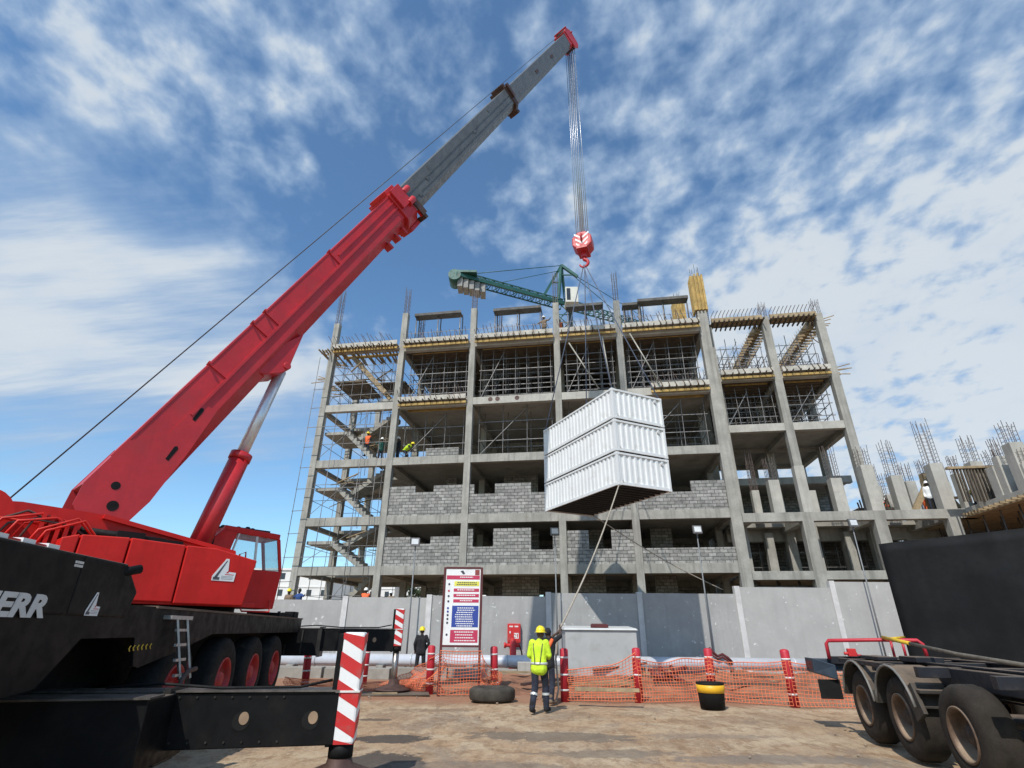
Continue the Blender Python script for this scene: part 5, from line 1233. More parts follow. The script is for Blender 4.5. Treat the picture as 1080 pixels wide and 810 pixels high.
# orange netting between the bollards
def net(label, p0, p1, h0, h1, crump=.05, cell=.10, slump=0.0, rows=None, seed=1):
    p0 = Vector((p0[0], p0[1], 0)); p1 = Vector((p1[0], p1[1], 0)); d = p1 - p0; L_ = d.length; d.normalize(); n_ = Vector((-d.y, d.x, 0))
    nu = max(6, int(L_ / cell)); nv = rows or max(4, int(max(h0, h1) / cell))
    def P(u, v_):
        hh = h0 + (h1 - h0) * u - slump * sin(pi * u); x = u * L_
        o = crump * (noise.noise(Vector((x * 1.3 + seed * 9, v_ * 2.0, 1))) * 2 + noise.noise(Vector((x * 4 + seed, v_ * 4, 5))))
        zz = hh * (v_ + .12 * noise.noise(Vector((x * 1.1, seed, v_ * 2))) * v_) + .02
        return p0 + d * (x + crump * .8 * noise.noise(Vector((x * 2, v_ * 3, 8 + seed)))) + n_ * (o - .12) + Vector((0, 0, max(.02, zz)))
    mb = MB(); 
    for i in range(nu + 1): mb.path([P(i / nu, j / nv) for j in range(nv + 1)], .0062, 4, caps=False, smooth=False)
    for j in range(nv + 1): mb.path([P(i / nu, j / nv) for i in range(nu + 1)], .007 if j < nv else .012, 4, caps=False, smooth=False)
    return tag(mb.build('barrier_net', orange_net), label, 'barrier net', 'orange nets between the bollards')
g = lambda x, y: gnd(x, y)
net('low slumped orange net between the crane wheels and the far jack', g(300, 728), g(452, 731), .34, .38, .16, .06, .12, 9, seed=2)
net('bunched orange net hanging between the far jack and the sign', g(416, 727), g(468, 732), .25, 1.05, .22, .06, .0, 16, seed=3)
net('tall orange net stretched across the two sign posts', g(462, 733), g(507, 733), 1.12, 1.10, .05, .085, seed=4)
net('crumpled orange net between the sign and the bollard behind the tyre', g(504, 733), g(524, 731), 1.05, .5, .2, .06, .1, 14, seed=6)
net('drooping orange net in front of the grey cabinet', g(599, 739), g(673, 740), .72, 1.15, .06, .085, .12, seed=7)
net('orange net stretched between the grey cabinet and the tub', g(674, 741), g(752, 739), 1.0, 1.05, .06, .085, .10, seed=8)
net('orange net stretched from the tub to the leaning bollard', g(753, 739), g(838, 745), 1.05, 1.0, .06, .085, .08, seed=9)
net('orange net running from the leaning bollard behind the trailer', g(839, 745), g(935, 748), 1.0, .95, .06, .085, .08, seed=10)
# loose tyre lying flat
tc0 = gnd(519, 739); t = thing('tyre', 'loose black truck tyre lying flat on the dirt beside the workers', 'tyre', (tc0.x, tc0.y, 0))
mb = MB(); R_ = .62
prof = [(.0, .33), (.0, .52), (.03, .58), (.07, .61), (.25, .61), (.29, .58), (.32, .52), (.32, .33), (.24, .30), (.08, .30)]
mb.lathe(prof, lambda a_, y, z: (tc0.x + y, tc0.y + z, a_), 72, mod=lambda a_, r, j: (-.014 if j % 2 and r > .6 else 0), closed=True); mb.build('carcass', worn_tyre, t)
# tub
tb0 = gnd(752, 747); t = thing('tub', 'black round tub with a yellow band standing before a bollard', 'tub', (tb0.x, tb0.y, 0))
Tt = lambda a_, y, z: (tb0.x + y, tb0.y + z, a_)
mb = MB(); mb.lathe([(0, .02), (0, .29), (.34, .315), (.52, .33), (.56, .345), (.56, .31), (.05, .26), (.05, .02)], Tt, 40); mb.build('shell', blackm, t)
mb = MB(); mb.lathe([(.34, .31), (.34, .325), (.42, .332), (.51, .340), (.51, .32)], Tt, 40); mb.build('band', yellow, t)
# grey cabinet with a lid
ca = atY(596, 665, 23.6); cb_ = atY(671, 665, 23.6); t = thing('steel_cabinet', 'large plain grey cabinet standing in front of the grey wall', 'cabinet', ((ca.x + cb_.x) / 2, 24.2, 0))
zt = atY(630, 664.5, 23.6).z
mb = MB(); mb.box(ca.x, cb_.x, 23.6, 24.9, .05, zt); bdy = mb.build('body', cab_grey, t, .015)
mb = MB(); mb.hexa([(ca.x - .06, 23.52, zt), (cb_.x + .06, 23.52, zt), (cb_.x + .06, 25, zt), (ca.x - .06, 25, zt), (ca.x - .02, 23.58, zt + .07), (cb_.x + .0, 23.58, zt + .07), (cb_.x - .02, 25, zt + .16), (ca.x + .02, 25, zt + .16)]); mb.build('lid', M('pale_lid', (.55, .555, .53), .6, var=.06), t, .01)
bq = atY(631, 659.5, 24.0); t = thing('timber_bundle', 'small dark reddish bundle lying on the lid of the grey cabinet', 'bundle', (bq.x, 23.75, zt + .07))
mb = MB(); 
for k in range(4): mb.box(bq.x - .36 + .03 * k, bq.x + .36 - .02 * k, 23.66 + .09 * k, 23.74 + .09 * k, zt + .09 + .01 * k, zt + .2 + .02 * (k % 3))
mb.build('bundle', maroon, t, .01)
# hose cabinet on the wall and red hydrant
ha = atY(535.3, 657.5, WY - .25); hb_ = atY(549, 678, WY - .25)
t = thing('hose_cabinet', 'red fire hose cabinet mounted on the grey wall', 'fire cabinet', ((ha.x + hb_.x) / 2, WY, hb_.z))
mb = MB(); mb.box(ha.x, hb_.x, WY - .26, WY - .01, hb_.z, ha.z); bx_ = mb.build('case', signred, t, .02)
mb = MB(); mb.box(ha.x + .06, hb_.x - .06, WY - .275, WY - .26, hb_.z + .07, ha.z - .07); dr = mb.build('door', signred, t, .008)
mb = MB(); cx_ = (ha.x + hb_.x) / 2; mb.box(cx_ + .0, cx_ + .22, WY - .28, WY - .275, hb_.z + .18, hb_.z + .42); mb.build('pictogram', offwhite, dr)
mb = MB(); mb.path([(cx_ + .03 + .06 * cos(a_), WY - .284, hb_.z + .3 + .07 * sin(a_)) for a_ in [k * .7 for k in range(9)]], .012, 5); mb.box(cx_ + .14, cx_ + .18, WY - .285, WY - .28, hb_.z + .22, hb_.z + .38); mb.build('pictogram', signred, dr)
mb = MB(); mb.box(ha.x + .1, ha.x + .15, WY - .29, WY - .275, hb_.z + .4, hb_.z + .5); mb.box(cx_ - .22, cx_ - .05, WY - .28, WY - .275, ha.z - .16, ha.z - .10); mb.box(cx_ + .03, cx_ + .2, WY - .28, WY - .275, ha.z - .16, ha.z - .10); mb.build('handle', offwhite, dr)
hy = atY(541, 690, 27.2); hz = atY(541, 673, 27.2).z
t = thing('hydrant', 'red hydrant standpipe below the hose cabinet behind the pipe', 'hydrant', (hy.x, 27.2, 0))
mb = MB(); mb.path([(hy.x, 27.2, 0), (hy.x, 27.2, .55), (hy.x, 27.2, .6), (hy.x, 27.2, hz - .15), (hy.x, 27.2, hz)], [.2, .2, .15, .15, .08], 16); mb.tube((hy.x - .35, 27.2, hz - .3), (hy.x + .3, 27.2, hz - .3), .08, n=12); mb.tube((hy.x - .42, 27.2, hz - .3), (hy.x - .33, 27.2, hz - .3), .12, n=12); mb.build('standpipe', signred, t)
mb = MB(); mb.path([(hy.x + .3, 27.15, hz - .3), (hb_.x - .02, 27.3, hz - .4), (hb_.x + .05, 27.6, hz - .6), (hb_.x + .1, 27.6, .4)], .035, 8); mb.build('hose', maroon, t)
rh = [(748, 683), (752, 688), (757, 692), (762, 690), (768, 694), (772, 698)]
mb = MB(); mb.path([atY(x, y, 26.1) for x, y in rh], .055, 8); mb.path([atY(x, y + 3, 26.05) for x, y in rh[1:]], .05, 8); tag(mb.build('hose', maroon), 'dark red hose draped over the pale pipe behind the tub', 'hose')
# loose timber and rubble in the trench
rub = []
for k, (x, y, ln, an, lab) in enumerate(((627, 722, 2.4, .1, 'weathered plank lying on the red earth before the grey cabinet'), (700, 715, 1.0, -.5, 'dark plank tilted on the red earth beyond the net'), (710, 722, 1.2, .35, 'dark timber lying across the red earth right of the grey cabinet'), (640, 728, 1.6, -.15, 'plank half buried in the red earth behind the drooping net'), (790, 722, 1.8, .2, 'plank on the red earth behind the tub'))):
    g_ = gnd(x, y, .35); mb = MB(frame(g_, an)); mb.box(-ln / 2, ln / 2, -.09, .09, -.02, .05); tag(mb.build('plank', timber if k in (0, 3) else darkply), lab, 'plank')
for k in range(14):
    x = -1 + k * 1.02 + random.uniform(-.3, .3); y = random.uniform(17.9, 24.5); an = random.uniform(-.6, .6); ln = random.uniform(.7, 2.6); rz_ = random.uniform(.12, .34)
    mb = MB(frame((x, y, 0), an)); mb.bar((-ln / 2, 0, rz_), (ln / 2, 0, rz_ + random.uniform(-.15, .25)), .18, .07)
    tag(mb.build('plank', (darkply, timber, brownsteel)[k % 3]), ('dark', 'pale', 'rust brown')[k % 3] + ' board lying in the red earth of the trench, %s from the left' % ('first', 'second', 'third', 'fourth', 'fifth', 'sixth', 'seventh', 'eighth', 'ninth', 'tenth', 'eleventh', 'twelfth', 'thirteenth', 'fourteenth')[k], 'plank', 'boards in the trench')
g_ = gnd(708, 716, .35); mb = MB(); 
for k in range(7): mb.tube(g_ + Vector((random.uniform(-.6, .6), random.uniform(-.3, .3), -.1)), g_ + Vector((random.uniform(-.7, .7), random.uniform(-.3, .3), random.uniform(.1, .5))), .06, n=8)
tag(mb.build('pipe_scrap', maroon), 'tangle of dark maroon pipe scraps on the red earth', 'scrap')
for k in range(110):
    x = random.uniform(-6, 12); y = random.choice([random.uniform(15.6, 18.2), random.uniform(16.4, 17.2), random.uniform(8, 16)]); r_ = random.uniform(.012, .045)
    if k == 0: st0 = None
    if st0 is None:
        mb = MB(frame((x, y, 0))); mb.sphere((0, 0, .02), .05, 7, 5, (1, .8, .6)); 
        o_ = mb.build('stone', M('stone', (.33, .25, .18), .9, var=.3, scale=8)); bm_ = o_.data
        for v_ in bm_.vertices: v_.co -= Vector((x, y, 0)); v_.co *= 1 + .25 * noise.noise(v_.co * 30)
        for p_ in bm_.polygons: p_.use_smooth = False
        o_.location = (x, y, 0); tag(o_, 'small loose stone lying on the dusty yard', 'stone', 'loose stones on the yard'); st0 = o_
    else:
        c_ = st0.copy(); COL.objects.link(c_); c_.location = (x, y, 0); c_.rotation_euler = (0, 0, random.uniform(0, 6)); s_ = r_ / .05; c_.scale = (s_, s_ * random.uniform(.7, 1.2), s_ * random.uniform(.6, 1))
# floodlight poles before the wall
for k, ((hx, hy_), lab) in enumerate((((438.5, 572), 'thin floodlight pole left of the sign'), ((585, 561), 'thin floodlight pole behind the workers'), ((734.5, 559), 'thin floodlight pole in front of the fifth bay'), ((898, 552), 'thin floodlight pole right of the last light wall post'))):
    Y = 27.3; h_ = atY(hx, hy_, Y); t = thing('floodlight', lab, 'floodlight', (h_.x, Y, 0), 0, 'floodlights on poles'); x = h_.x
    mb = MB(); mb.path([(x, Y, 0), (x, Y, h_.z - .2)], [.042, .028], 10); mb.box(x - .02, x + .02, Y - .14, Y, h_.z - .25, h_.z - .2); mb.build('pole', M('galvanised_pole', (.22, .23, .235), .6, .3, var=.12), t)
    mb = MB(); mb.hexa([(x - .22, Y - .22, h_.z - .2), (x + .22, Y - .22, h_.z - .2), (x + .22, Y - .06, h_.z - .2), (x - .22, Y - .06, h_.z - .2), (x - .22, Y - .16, h_.z + .2), (x + .22, Y - .16, h_.z + .2), (x + .22, Y, h_.z + .2), (x - .22, Y, h_.z + .2)]); hd = mb.build('lamp_head', M('lamp_housing', (.12, .12, .12), .5), t, .015)
    mb = MB(); mb.hexa([(x - .165, Y - .226, h_.z - .12), (x + .165, Y - .226, h_.z - .12), (x + .165, Y - .20, h_.z - .12), (x - .165, Y - .20, h_.z - .12), (x - .165, Y - .185, h_.z + .14), (x + .165, Y - .185, h_.z + .14), (x + .165, Y - .15, h_.z + .14), (x - .165, Y - .15, h_.z + .14)]); mb.build('lens', M('lamp_lens', (.62, .64, .64), .15), hd)
# safety sign on two posts
SY = gnd(484, 733).y
sa = atY(471.5, 600, SY); sb = atY(505.5, 680.5, SY); sxa = atY(468.5, 640, SY).x; sxb = atY(506.2, 640, SY).x; zt_ = sa.z; zb_ = sb.z
sg = thing('safety_sign', 'tall white safety board with red, yellow and blue panels on two maroon posts', 'sign', ((sxa + sxb) / 2, SY, 0))
for x in (sxa - .03, sxb + .03):
    mb = MB(); mb.box(x - .035, x + .035, SY - .035, SY + .035, -.05, zt_ + .05); mb.build('post', maroon, sg)
mb = MB(); mb.box(sxa + .01, sxb - .01, SY - .03, SY + .03, zt_, zt_ + .06); mb.box(sxa + .01, sxb - .01, SY - .03, SY + .03, zb_ - .06, zb_); mb.build('crossbar', maroon, sg)
W_ = sxb - sxa - .02; HH = zt_ - zb_
mb = MB(); mb.box(sxa + .01, sxb - .01, SY - .02, SY + .005, zb_, zt_); bd_ = mb.build('board', white, sg)
def sp(u0, u1, v0, v1, mat, d=.0, nm='panel', par=None):   # u across, v downwards, as fractions of the board
    mb = MB(); mb.box(sxa + .01 + W_ * u0, sxa + .01 + W_ * u1, SY - .024 - d, SY - .0205 - d, zt_ - HH * v1, zt_ - HH * v0); return mb.build(nm, mat, par or bd_)
pink = M('sign_crimson', (.50, .035, .09), .5, var=.05); sblue = M('sign_blue', (.03, .06, .30), .5, var=.05); syel = M('sign_yellow', (.75, .70, .10), .5, var=.05); sdark = M('sign_dark', (.05, .05, .07), .6)
sp(.02, .98, .09, .145, pink); sp(.25, .97, .17, .235, syel); sp(.84, .97, .01, .085, M('sign_brown', (.25, .05, .04), .5))
sp(.24, .97, .268, .312, pink); sp(.24, .97, .340, .385, pink); sp(.24, .97, .412, .455, pink); sp(.22, .97, .497, .775, sblue); sp(.20, .97, .81, .97, pink)
for v0, n, u0, u1, mat in ((.107, 1, .35, .8, white), (.182, 2, .30, .92, sdark), (.28, 1, .30, .92, white), (.352, 1, .30, .92, white), (.424, 1, .38, .80, white), (.52, 9, .3, .88, white), (.83, 4, .28, .9, white)):
    for k in range(n):
        x = u0 + random.uniform(0, .08); e = u1 - random.uniform(0, .08); mb = MB()
        while x < e:
            l = random.uniform(.025, .06); v_ = v0 + k * (.029 if n > 4 else .036 if n == 4 else .026); mb.box(sxa + .01 + W_ * x, sxa + .01 + W_ * min(e, x + l), SY - .028, SY - .0245, zt_ - HH * (v_ + .013), zt_ - HH * v_); x += l + .014
        mb.build('text_line', mat, bd_)
for v_, mat in ((.2, sdark), (.29, pink), (.36, sdark), (.43, sdark), (.52, sblue), (.565, sblue), (.61, sdark), (.66, sdark), (.71, sdark), (.86, sdark)):
    mb = MB(); mb.tube((sxa + .12, SY - .0245, zt_ - HH * (v_ + .01)), (sxa + .12, SY - .028, zt_ - HH * (v_ + .01)), .032, n=14); mb.build('pictogram', mat, bd_)
mb = MB(); mb.prism([(.42, .03), (.5, .02), (.56, .065), (.5, .075)], 0, .003, lambda u, v_, d: (sxa + W_ * u, SY - .0245 - d, zt_ - HH * v_)); mb.build('emblem', sdark, bd_)

# ------------------------------------------------------------------ trailer on the right
w1 = atY(921, 740, 10.9)
TRZ = radians(-11.0); TG = Vector((w1.x - .26, 10.75, 0)); TF = frame(TG, TRZ)
tr = thing('trailer', 'dusty three axle skeletal trailer with a red rear rail parked at the right', 'trailer', TG, TRZ)
for k, y in enumerate((0.0, -1.42, -3.0)):
    wheel(y, 0.0, TF, tr, R=.56, wd=.40, face=-1, rimm=rust_rim, tyre_m=rubber_dusty, hz=.56, rim_r=.30, hub=.13, dish=.20, tread=.014, disc=rim_disc)
    wheel(y, 2.5, TF, tr, R=.56, wd=.40, face=1, rimm=rust_rim, tyre_m=rubber_dusty, hz=.56, rim_r=.30, hub=.13, dish=.20, tread=.014, disc=rim_disc)
    mb = MB(TF); mb.tube((.3, y, .56), (2.2, y, .56), .08, n=10); mb.build('axle', trailer_dark, tr)
for x in (.62, 1.72):
    mb = MB(TF); mb.box(x, x + .16, -9, 1.55, 1.27, 1.29); mb.box(x + .06, x + .10, -9, 1.55, .94, 1.27); mb.box(x, x + .16, -9, 1.55, .92, .94); mb.build('main_rail', trailer_dark, tr)
mb = MB(TF)
for y in (1.45, .3, -.7, -2.2, -4, -5.6): mb.box(.05, 2.45, y, y + .12, 1.13, 1.27)
mb.build('cross_member', trailer_dark, tr, .008)
mb = MB(TF); mb.box(-.02, .05, -1.5, .75, 1.2, 1.27); mb.box(.45, .6, -8, -1.6, 1.02, 1.26); mb.box(.3, .6, -.3, .5, 1.27, 1.33); mb.box(.5, .9, -1.2, -.6, 1.28, 1.36); mb.build('side_rail', trailer_dark, tr, .01)
# mudguards over the first two wheels
for y in (0.0, -1.42):
    mb = MB(TF); pts = []
    for k in range(13):
        a_ = radians(8 + (164 if y == 0 else 158) * k / 12); pts.append((y + .66 * cos(a_), .58 + .66 * sin(a_)))
    for i in range(12):
        (a0, z0), (a1, z1) = pts[i], pts[i + 1]
        mb.hexa([(-.05, a0, z0), (.45, a0, z0), (.45, a1, z1), (-.05, a1, z1), (-.05, a0 + .0, z0 + .02), (.45, a0, z0 + .02), (.45, a1, z1 + .02), (-.05, a1, z1 + .02)])
    mb.build('mudguard', mudguard, tr)
    mb = MB(TF); mb.path([(-.055, p[0], p[1] + .01) for p in pts], .018, 6); mb.build('guard_edge', M('pale_rubber_edge', (.20, .19, .17), .7), tr)
mb = MB(TF); mb.box(.0, .42, -2.2, -1.75, .93, .98); mb.bar((.0, -2.08, .62), (.0, -1.9, 1.0), .06, .3); mb.build('step_plate', mudguard, tr, .01)
# rear bumper, lamp unit and flap
mb = MB(TF); mb.box(-.35, 2.6, 1.55, 1.7, 1.0, 1.22); mb.build('rear_beam', blue_light, tr, .015)
mb = MB(TF); mb.hexa([(-.35, 1.25, .98), (.06, 1.2, .86), (.06, 1.6, .86), (-.35, 1.72, .98), (-.35, 1.2, 1.24), (.06, 1.2, 1.12), (.06, 1.6, 1.12), (-.35, 1.72, 1.24)])
lu = mb.build('lamp_unit', blue_light, tr, .015)
mb = MB(TF)
for k in range(3): mb.box(-.362, -.352, 1.3 + k * .13, 1.40 + k * .13, 1.04, 1.18)
mb.build('lamp_lens', maroon, lu)
mb = MB(TF); mb.box(-.30, .1, 1.28, 1.31, .52, .86); mb.build('mud_flap', blackm, tr)
mb = MB(TF); mb.path([(.02, 1.35, 1.22), (.02, 1.35, 1.50), (.06, 1.32, 1.56), (.9, 1.0, 1.585), (1.5, .85, 1.585), (1.56, .82, 1.52), (1.58, .82, 1.27)], .035, 10); mb.tube((1.05, .9, 1.27), (1.05, .9, 1.57), .025, n=8); mb.tube((1.25, .9, 1.27), (1.25, .9, 1.57), .025, n=8); mb.build('end_rail', bollard_red, tr)
mb = MB(TF); mb.box(.35, .50, 1.2, 1.3, 1.28, 1.42); mb.tube((.28, 1.25, 1.33), (.52, 1.25, 1.33), .03, n=8); mb.build('tail_lamp', signred, tr, .01)
p0 = TF @ Vector((.95, .95, 1.63)); p1 = TF @ Vector((.62, -2.2, 1.44)); p2 = TF @ Vector((.45, -5.5, 1.30))
pole = thing('lashing_pole', 'long pole with a yellow end lying on the trailer rail', 'pole', p0)
mb = MB(); mb.tube(p0, p0 + (p1 - p0) * .44, .032, n=10); mb.tube(p0 + (p1 - p0) * .0 + Vector((.5, .12, .0)), p0 + (p1 - p0) * .12, .028, n=10); mb.build('yellow_end', yellow_paint, pole)
mb = MB(); mb.path([p0 + (p1 - p0) * .42, p1, p2], .026, 10); mb.build('shaft', M('worn_pole', (.20, .17, .13), .6, .3, var=.3, scale=6), pole)
# black sheeted hoarding behind the trailer
HA = atY(957, 690, 15.0); HTOP = atY(930.5, 574, 15.0).z; HA = Vector((atY(957, 683, 15.0).x, 15.0, 0)); hr_ = atan2(-.84, .54)
HFm = frame(HA, hr_); hd_ = thing('hoarding', 'tall black sheeted panel wall standing behind the trailer', 'hoarding', HA, hr_)
mb = MB(HFm); LH = 9.0; nx = 46; nz_ = 16; fr = []; bk_ = []
for i in range(nx + 1):
    x = LH * i / nx
    colf = []; colb = []
    for j in range(nz_ + 1):
        z = HTOP * j / nz_; o_ = .035 * noise.noise(Vector((x * .8, z * .9, 2))) + .02 * noise.noise(Vector((x * 2.2, z * 2.4, 6)))
        if 0 < i < nx: pass
        else: o_ = 0
        colf.append(mb.v((x, -.02 + o_, z + (.02 * noise.noise(Vector((x * .9, 0, 3))) if j == nz_ else 0)))); colb.append(mb.v((x, .06 + o_, z)))
    fr.append(colf); bk_.append(colb)
for i in range(nx):
    for j in range(nz_):
        mb.face([fr[i][j], fr[i + 1][j], fr[i + 1][j + 1], fr[i][j + 1]], 0, True); mb.face([bk_[i + 1][j], bk_[i][j], bk_[i][j + 1], bk_[i + 1][j + 1]], 0, True)
    mb.face([fr[i][nz_], fr[i + 1][nz_], bk_[i + 1][nz_], bk_[i][nz_]])
for j in range(nz_): mb.face([fr[0][j], fr[0][j + 1], bk_[0][j + 1], bk_[0][j]]); mb.face([fr[nx][j + 1], fr[nx][j], bk_[nx][j], bk_[nx][j + 1]])
mb.build('sheet', hoardmat, hd_)
for k in range(5):
    x = .15 + k * 2.1; mb = MB(HFm); mb.box(x, x + .1, .12, .22, 0, HTOP - .1); mb.bar((x + .05, .2, HTOP * .7), (x + .05, 1.5, .05), .08); mb.build('post', blackm, hd_)
# ------------------------------------------------------------------ people
def remesh(mbuilder, voxel, smooth=4):
    """joins the overlapping limbs of a figure into one skin"""
    me = bpy.data.meshes.new('tmp'); bmesh.ops.recalc_face_normals(mbuilder.bm, faces=mbuilder.bm.faces); mbuilder.bm.to_mesh(me); mbuilder.bm.free()
    o = bpy.data.objects.new('tmp', me); COL.objects.link(o)
    r = o.modifiers.new('r', 'REMESH'); r.mode = 'VOXEL'; r.voxel_size = voxel; r.use_smooth_shade = True
    s = o.modifiers.new('s', 'SMOOTH'); s.factor = .5; s.iterations = smooth
    bpy.context.view_layer.update(); out = bpy.data.meshes.new_from_object(o.evaluated_get(bpy.context.evaluated_depsgraph_get()))
    bpy.data.objects.remove(o); bpy.data.meshes.remove(me); return out
def cap(mb, p, q, r0, r1, n=10):
    p = Vector(p); q = Vector(q); d = (q - p); L_ = d.length; d.normalize()
    pts = []; rs = []
    for k in range(4): t = radians(10 + 80 * k / 3.2); pts.append(p - d * r0 * cos(t)); rs.append(r0 * sin(t))
    pts.append(p); rs.append(r0); pts.append(q); rs.append(r1)
    for k in range(3, -1, -1): t = radians(10 + 80 * k / 3.2); pts.append(q + d * r1 * cos(t)); rs.append(r1 * sin(t))
    mb.path(pts, rs, n)
STAND = dict(pel=(0, 0, .95), chest=(0, .01, 1.30), neck=(0, .02, 1.47), head=(0, .04, 1.62), shl=(-.185, 0, 1.43), shr=(.185, 0, 1.43), ell=(-.24, -.02, 1.14), elr=(.24, -.02, 1.14), wrl=(-.25, .08, .90), wrr=(.25, .08, .90),
             hpl=(-.095, 0, .92), hpr=(.095, 0, .92), knl=(-.11, .03, .50), knr=(.11, .03, .50), anl=(-.12, -.02, .085), anr=(.12, -.02, .085), tol=(-.13, .16, .04), tor=(.13, .16, .04))
def person(label, loc, rz, pose, top_mat, leg_mat, hat=None, vest=None, voxel=.02, fingers=False, hair=True, boots=blackcloth, sleeves=True, scale=1.0, group='workers on the site', tapes=False):
    J = {k: Vector(v_) * scale for k, v_ in {**STAND, **pose}.items()}; k_ = scale
    t = thing('person', label, 'person', loc, rz, group); F = frame(loc, rz)
    def torso(mb, e):
        up = (J['chest'] - J['pel'])
        cap(mb, J['pel'] + Vector((-.06, 0, 0)) * k_, J['pel'] + Vector((.06, 0, 0)) * k_, (.118 + e) * k_, (.118 + e) * k_)
        for s_ in (-1, 1):
            cap(mb, J['pel'] + Vector((.06 * s_, 0, .05)) * k_, J['chest'] + Vector((.075 * s_, 0, .02)) * k_, (.10 + e) * k_, (.118 + e) * k_)
            sh = J['shl'] if s_ < 0 else J['shr']; cap(mb, J['chest'] + Vector((.05 * s_, 0, .03)) * k_, sh - (sh - J['neck']) * .12, (.11 + e) * k_, (.068 + e) * k_)
        cap(mb, J['chest'], J['neck'], (.10 + e) * k_, (.062 + e) * k_)
    def arm(mb, a, e, to=1.0, forearm=True):
        sh, el, wr = J['sh' + a], J['el' + a], J['wr' + a]; cap(mb, sh, el, (.056 + e) * k_, (.043 + e) * k_)
        if forearm: cap(mb, el, el + (wr - el) * to, (.043 + e) * k_, (.030 + e * 1.2) * k_)
    def leg(mb, a, e, to=1.0):
        hp, kn, an = J['hp' + a], J['kn' + a], J['an' + a]; cap(mb, hp, kn, (.086 + e) * k_, (.058 + e) * k_); cap(mb, kn, kn + (an - kn) * to, (.057 + e) * k_, (.042 + e) * k_)
    def put(me, name, mat, par):
        me.materials.clear(); me.materials.append(mat); me.name = name
        for p_ in me.polygons: p_.use_smooth = True
        o = bpy.data.objects.new(name, me); COL.objects.link(o); o.parent = par; return o
    mb = MB(); torso(mb, -.01)
    for a in 'lr':
        arm(mb, a, 0); leg(mb, a, -.006); cap(mb, J['an' + a], J['to' + a], .045 * k_, .035 * k_)
        wr, el = J['wr' + a], J['el' + a]; d = (wr - el).normalized(); side = 1 if a == 'r' else -1
        px_ = d.cross(Vector((0, 1, 0.2))).normalized(); palm = wr + d * .075 * k_
        cap(mb, wr, palm, .030 * k_, .036 * k_)
        if fingers:
            pn = px_.cross(d).normalized()
            for i in range(4):
                b0 = palm + px_ * (-.027 + .018 * i) * k_; ln = (.062, .072, .068, .052)[i] * k_; m1 = b0 + d * ln * .55 - pn * .012 * k_; m2 = m1 + (d * .6 - pn * .8).normalized() * ln * .5
                cap(mb, b0, m1, .0098 * k_, .009 * k_, 6); cap(mb, m1, m2, .009 * k_, .008 * k_, 6)
            tb_ = wr + d * .03 * k_ - px_ * .03 * k_ * side; cap(mb, tb_, tb_ + (d * .7 - px_ * side * .8).normalized() * .05 * k_, .012 * k_, .010 * k_, 6)
        else: cap(mb, palm, palm + d * .06 * k_, .033 * k_, .022 * k_)
    cap(mb, J['neck'], J['head'], .055 * k_, .055 * k_)
    hd = J['head']; mb.sphere(hd + Vector((0, .0, .03)) * k_, .10 * k_, 16, 12, (.80, .98, 1.18)); mb.sphere(hd + Vector((0, .04, -.05)) * k_, .065 * k_, 12, 8, (.85, .9, .9))
    cap(mb, hd + Vector((0, .085, .0)) * k_, hd + Vector((0, .112, -.02)) * k_, .012 * k_, .017 * k_, 6)
    for s_ in (-1, 1): mb.sphere(hd + Vector((.082 * s_, -.005, .0)) * k_, .028 * k_, 8, 6, (.5, .8, 1.1))
    body_ = put(remesh(mb, min(voxel, .012) if fingers else voxel), 'body', skin, t)
    if fingers:
        mb = MB()
        for s_ in (-1, 1): mb.sphere(hd + Vector((.034 * s_, .088, .018)) * k_, .013 * k_, 8, 6)
        put_ = mb; me = bpy.data.meshes.new('eyes'); put_.bm.to_mesh(me); put_.bm.free(); put(me, 'eyes', offwhite, body_)
    mb = MB(); 
    for a in 'lr':
        hp, kn, an = J['hp' + a], J['kn' + a], J['an' + a]; cap(mb, hp, kn, .094 * k_, .080 * k_); cap(mb, kn, kn + (an - kn) * .95, .080 * k_, .072 * k_)
    cap(mb, J['pel'] + Vector((-.06, 0, .02)) * k_, J['pel'] + Vector((.06, 0, .02)) * k_, .112 * k_, .112 * k_); put(remesh(mb, voxel), 'trousers', leg_mat, t)
    mb = MB(); torso(mb, .016)
    for x_ in (-.07, 0, .07): cap(mb, J['pel'] + Vector((x_, 0, .1)) * k_, J['pel'] + Vector((x_ * 1.0, -.005, -.07)) * k_, .120 * k_, .132 * k_)
    for a in 'lr': arm(mb, a, .012, .92, sleeves)
    put(remesh(mb, voxel), 'jacket', top_mat, t)
    if vest:
        mb = MB(); torso(mb, .027)
        for a in 'lr': cap(mb, J['sh' + a], J['sh' + a] + (J['el' + a] - J['sh' + a]) * .12, .07 * k_, .062 * k_)
        vo = put(remesh(mb, voxel), 'vest', vest, t)
        if tapes:
            pass
    mb = MB()
    for a in 'lr':
        cap(mb, J['an' + a] + Vector((0, -.03, -.02)) * k_, J['to' + a] + Vector((0, .02, .005)) * k_, .060 * k_, .047 * k_); cap(mb, J['an' + a] + Vector((0, 0, .10)) * k_, J['an' + a], .052 * k_, .055 * k_)
    put(remesh(mb, voxel), 'boots', boots, t)
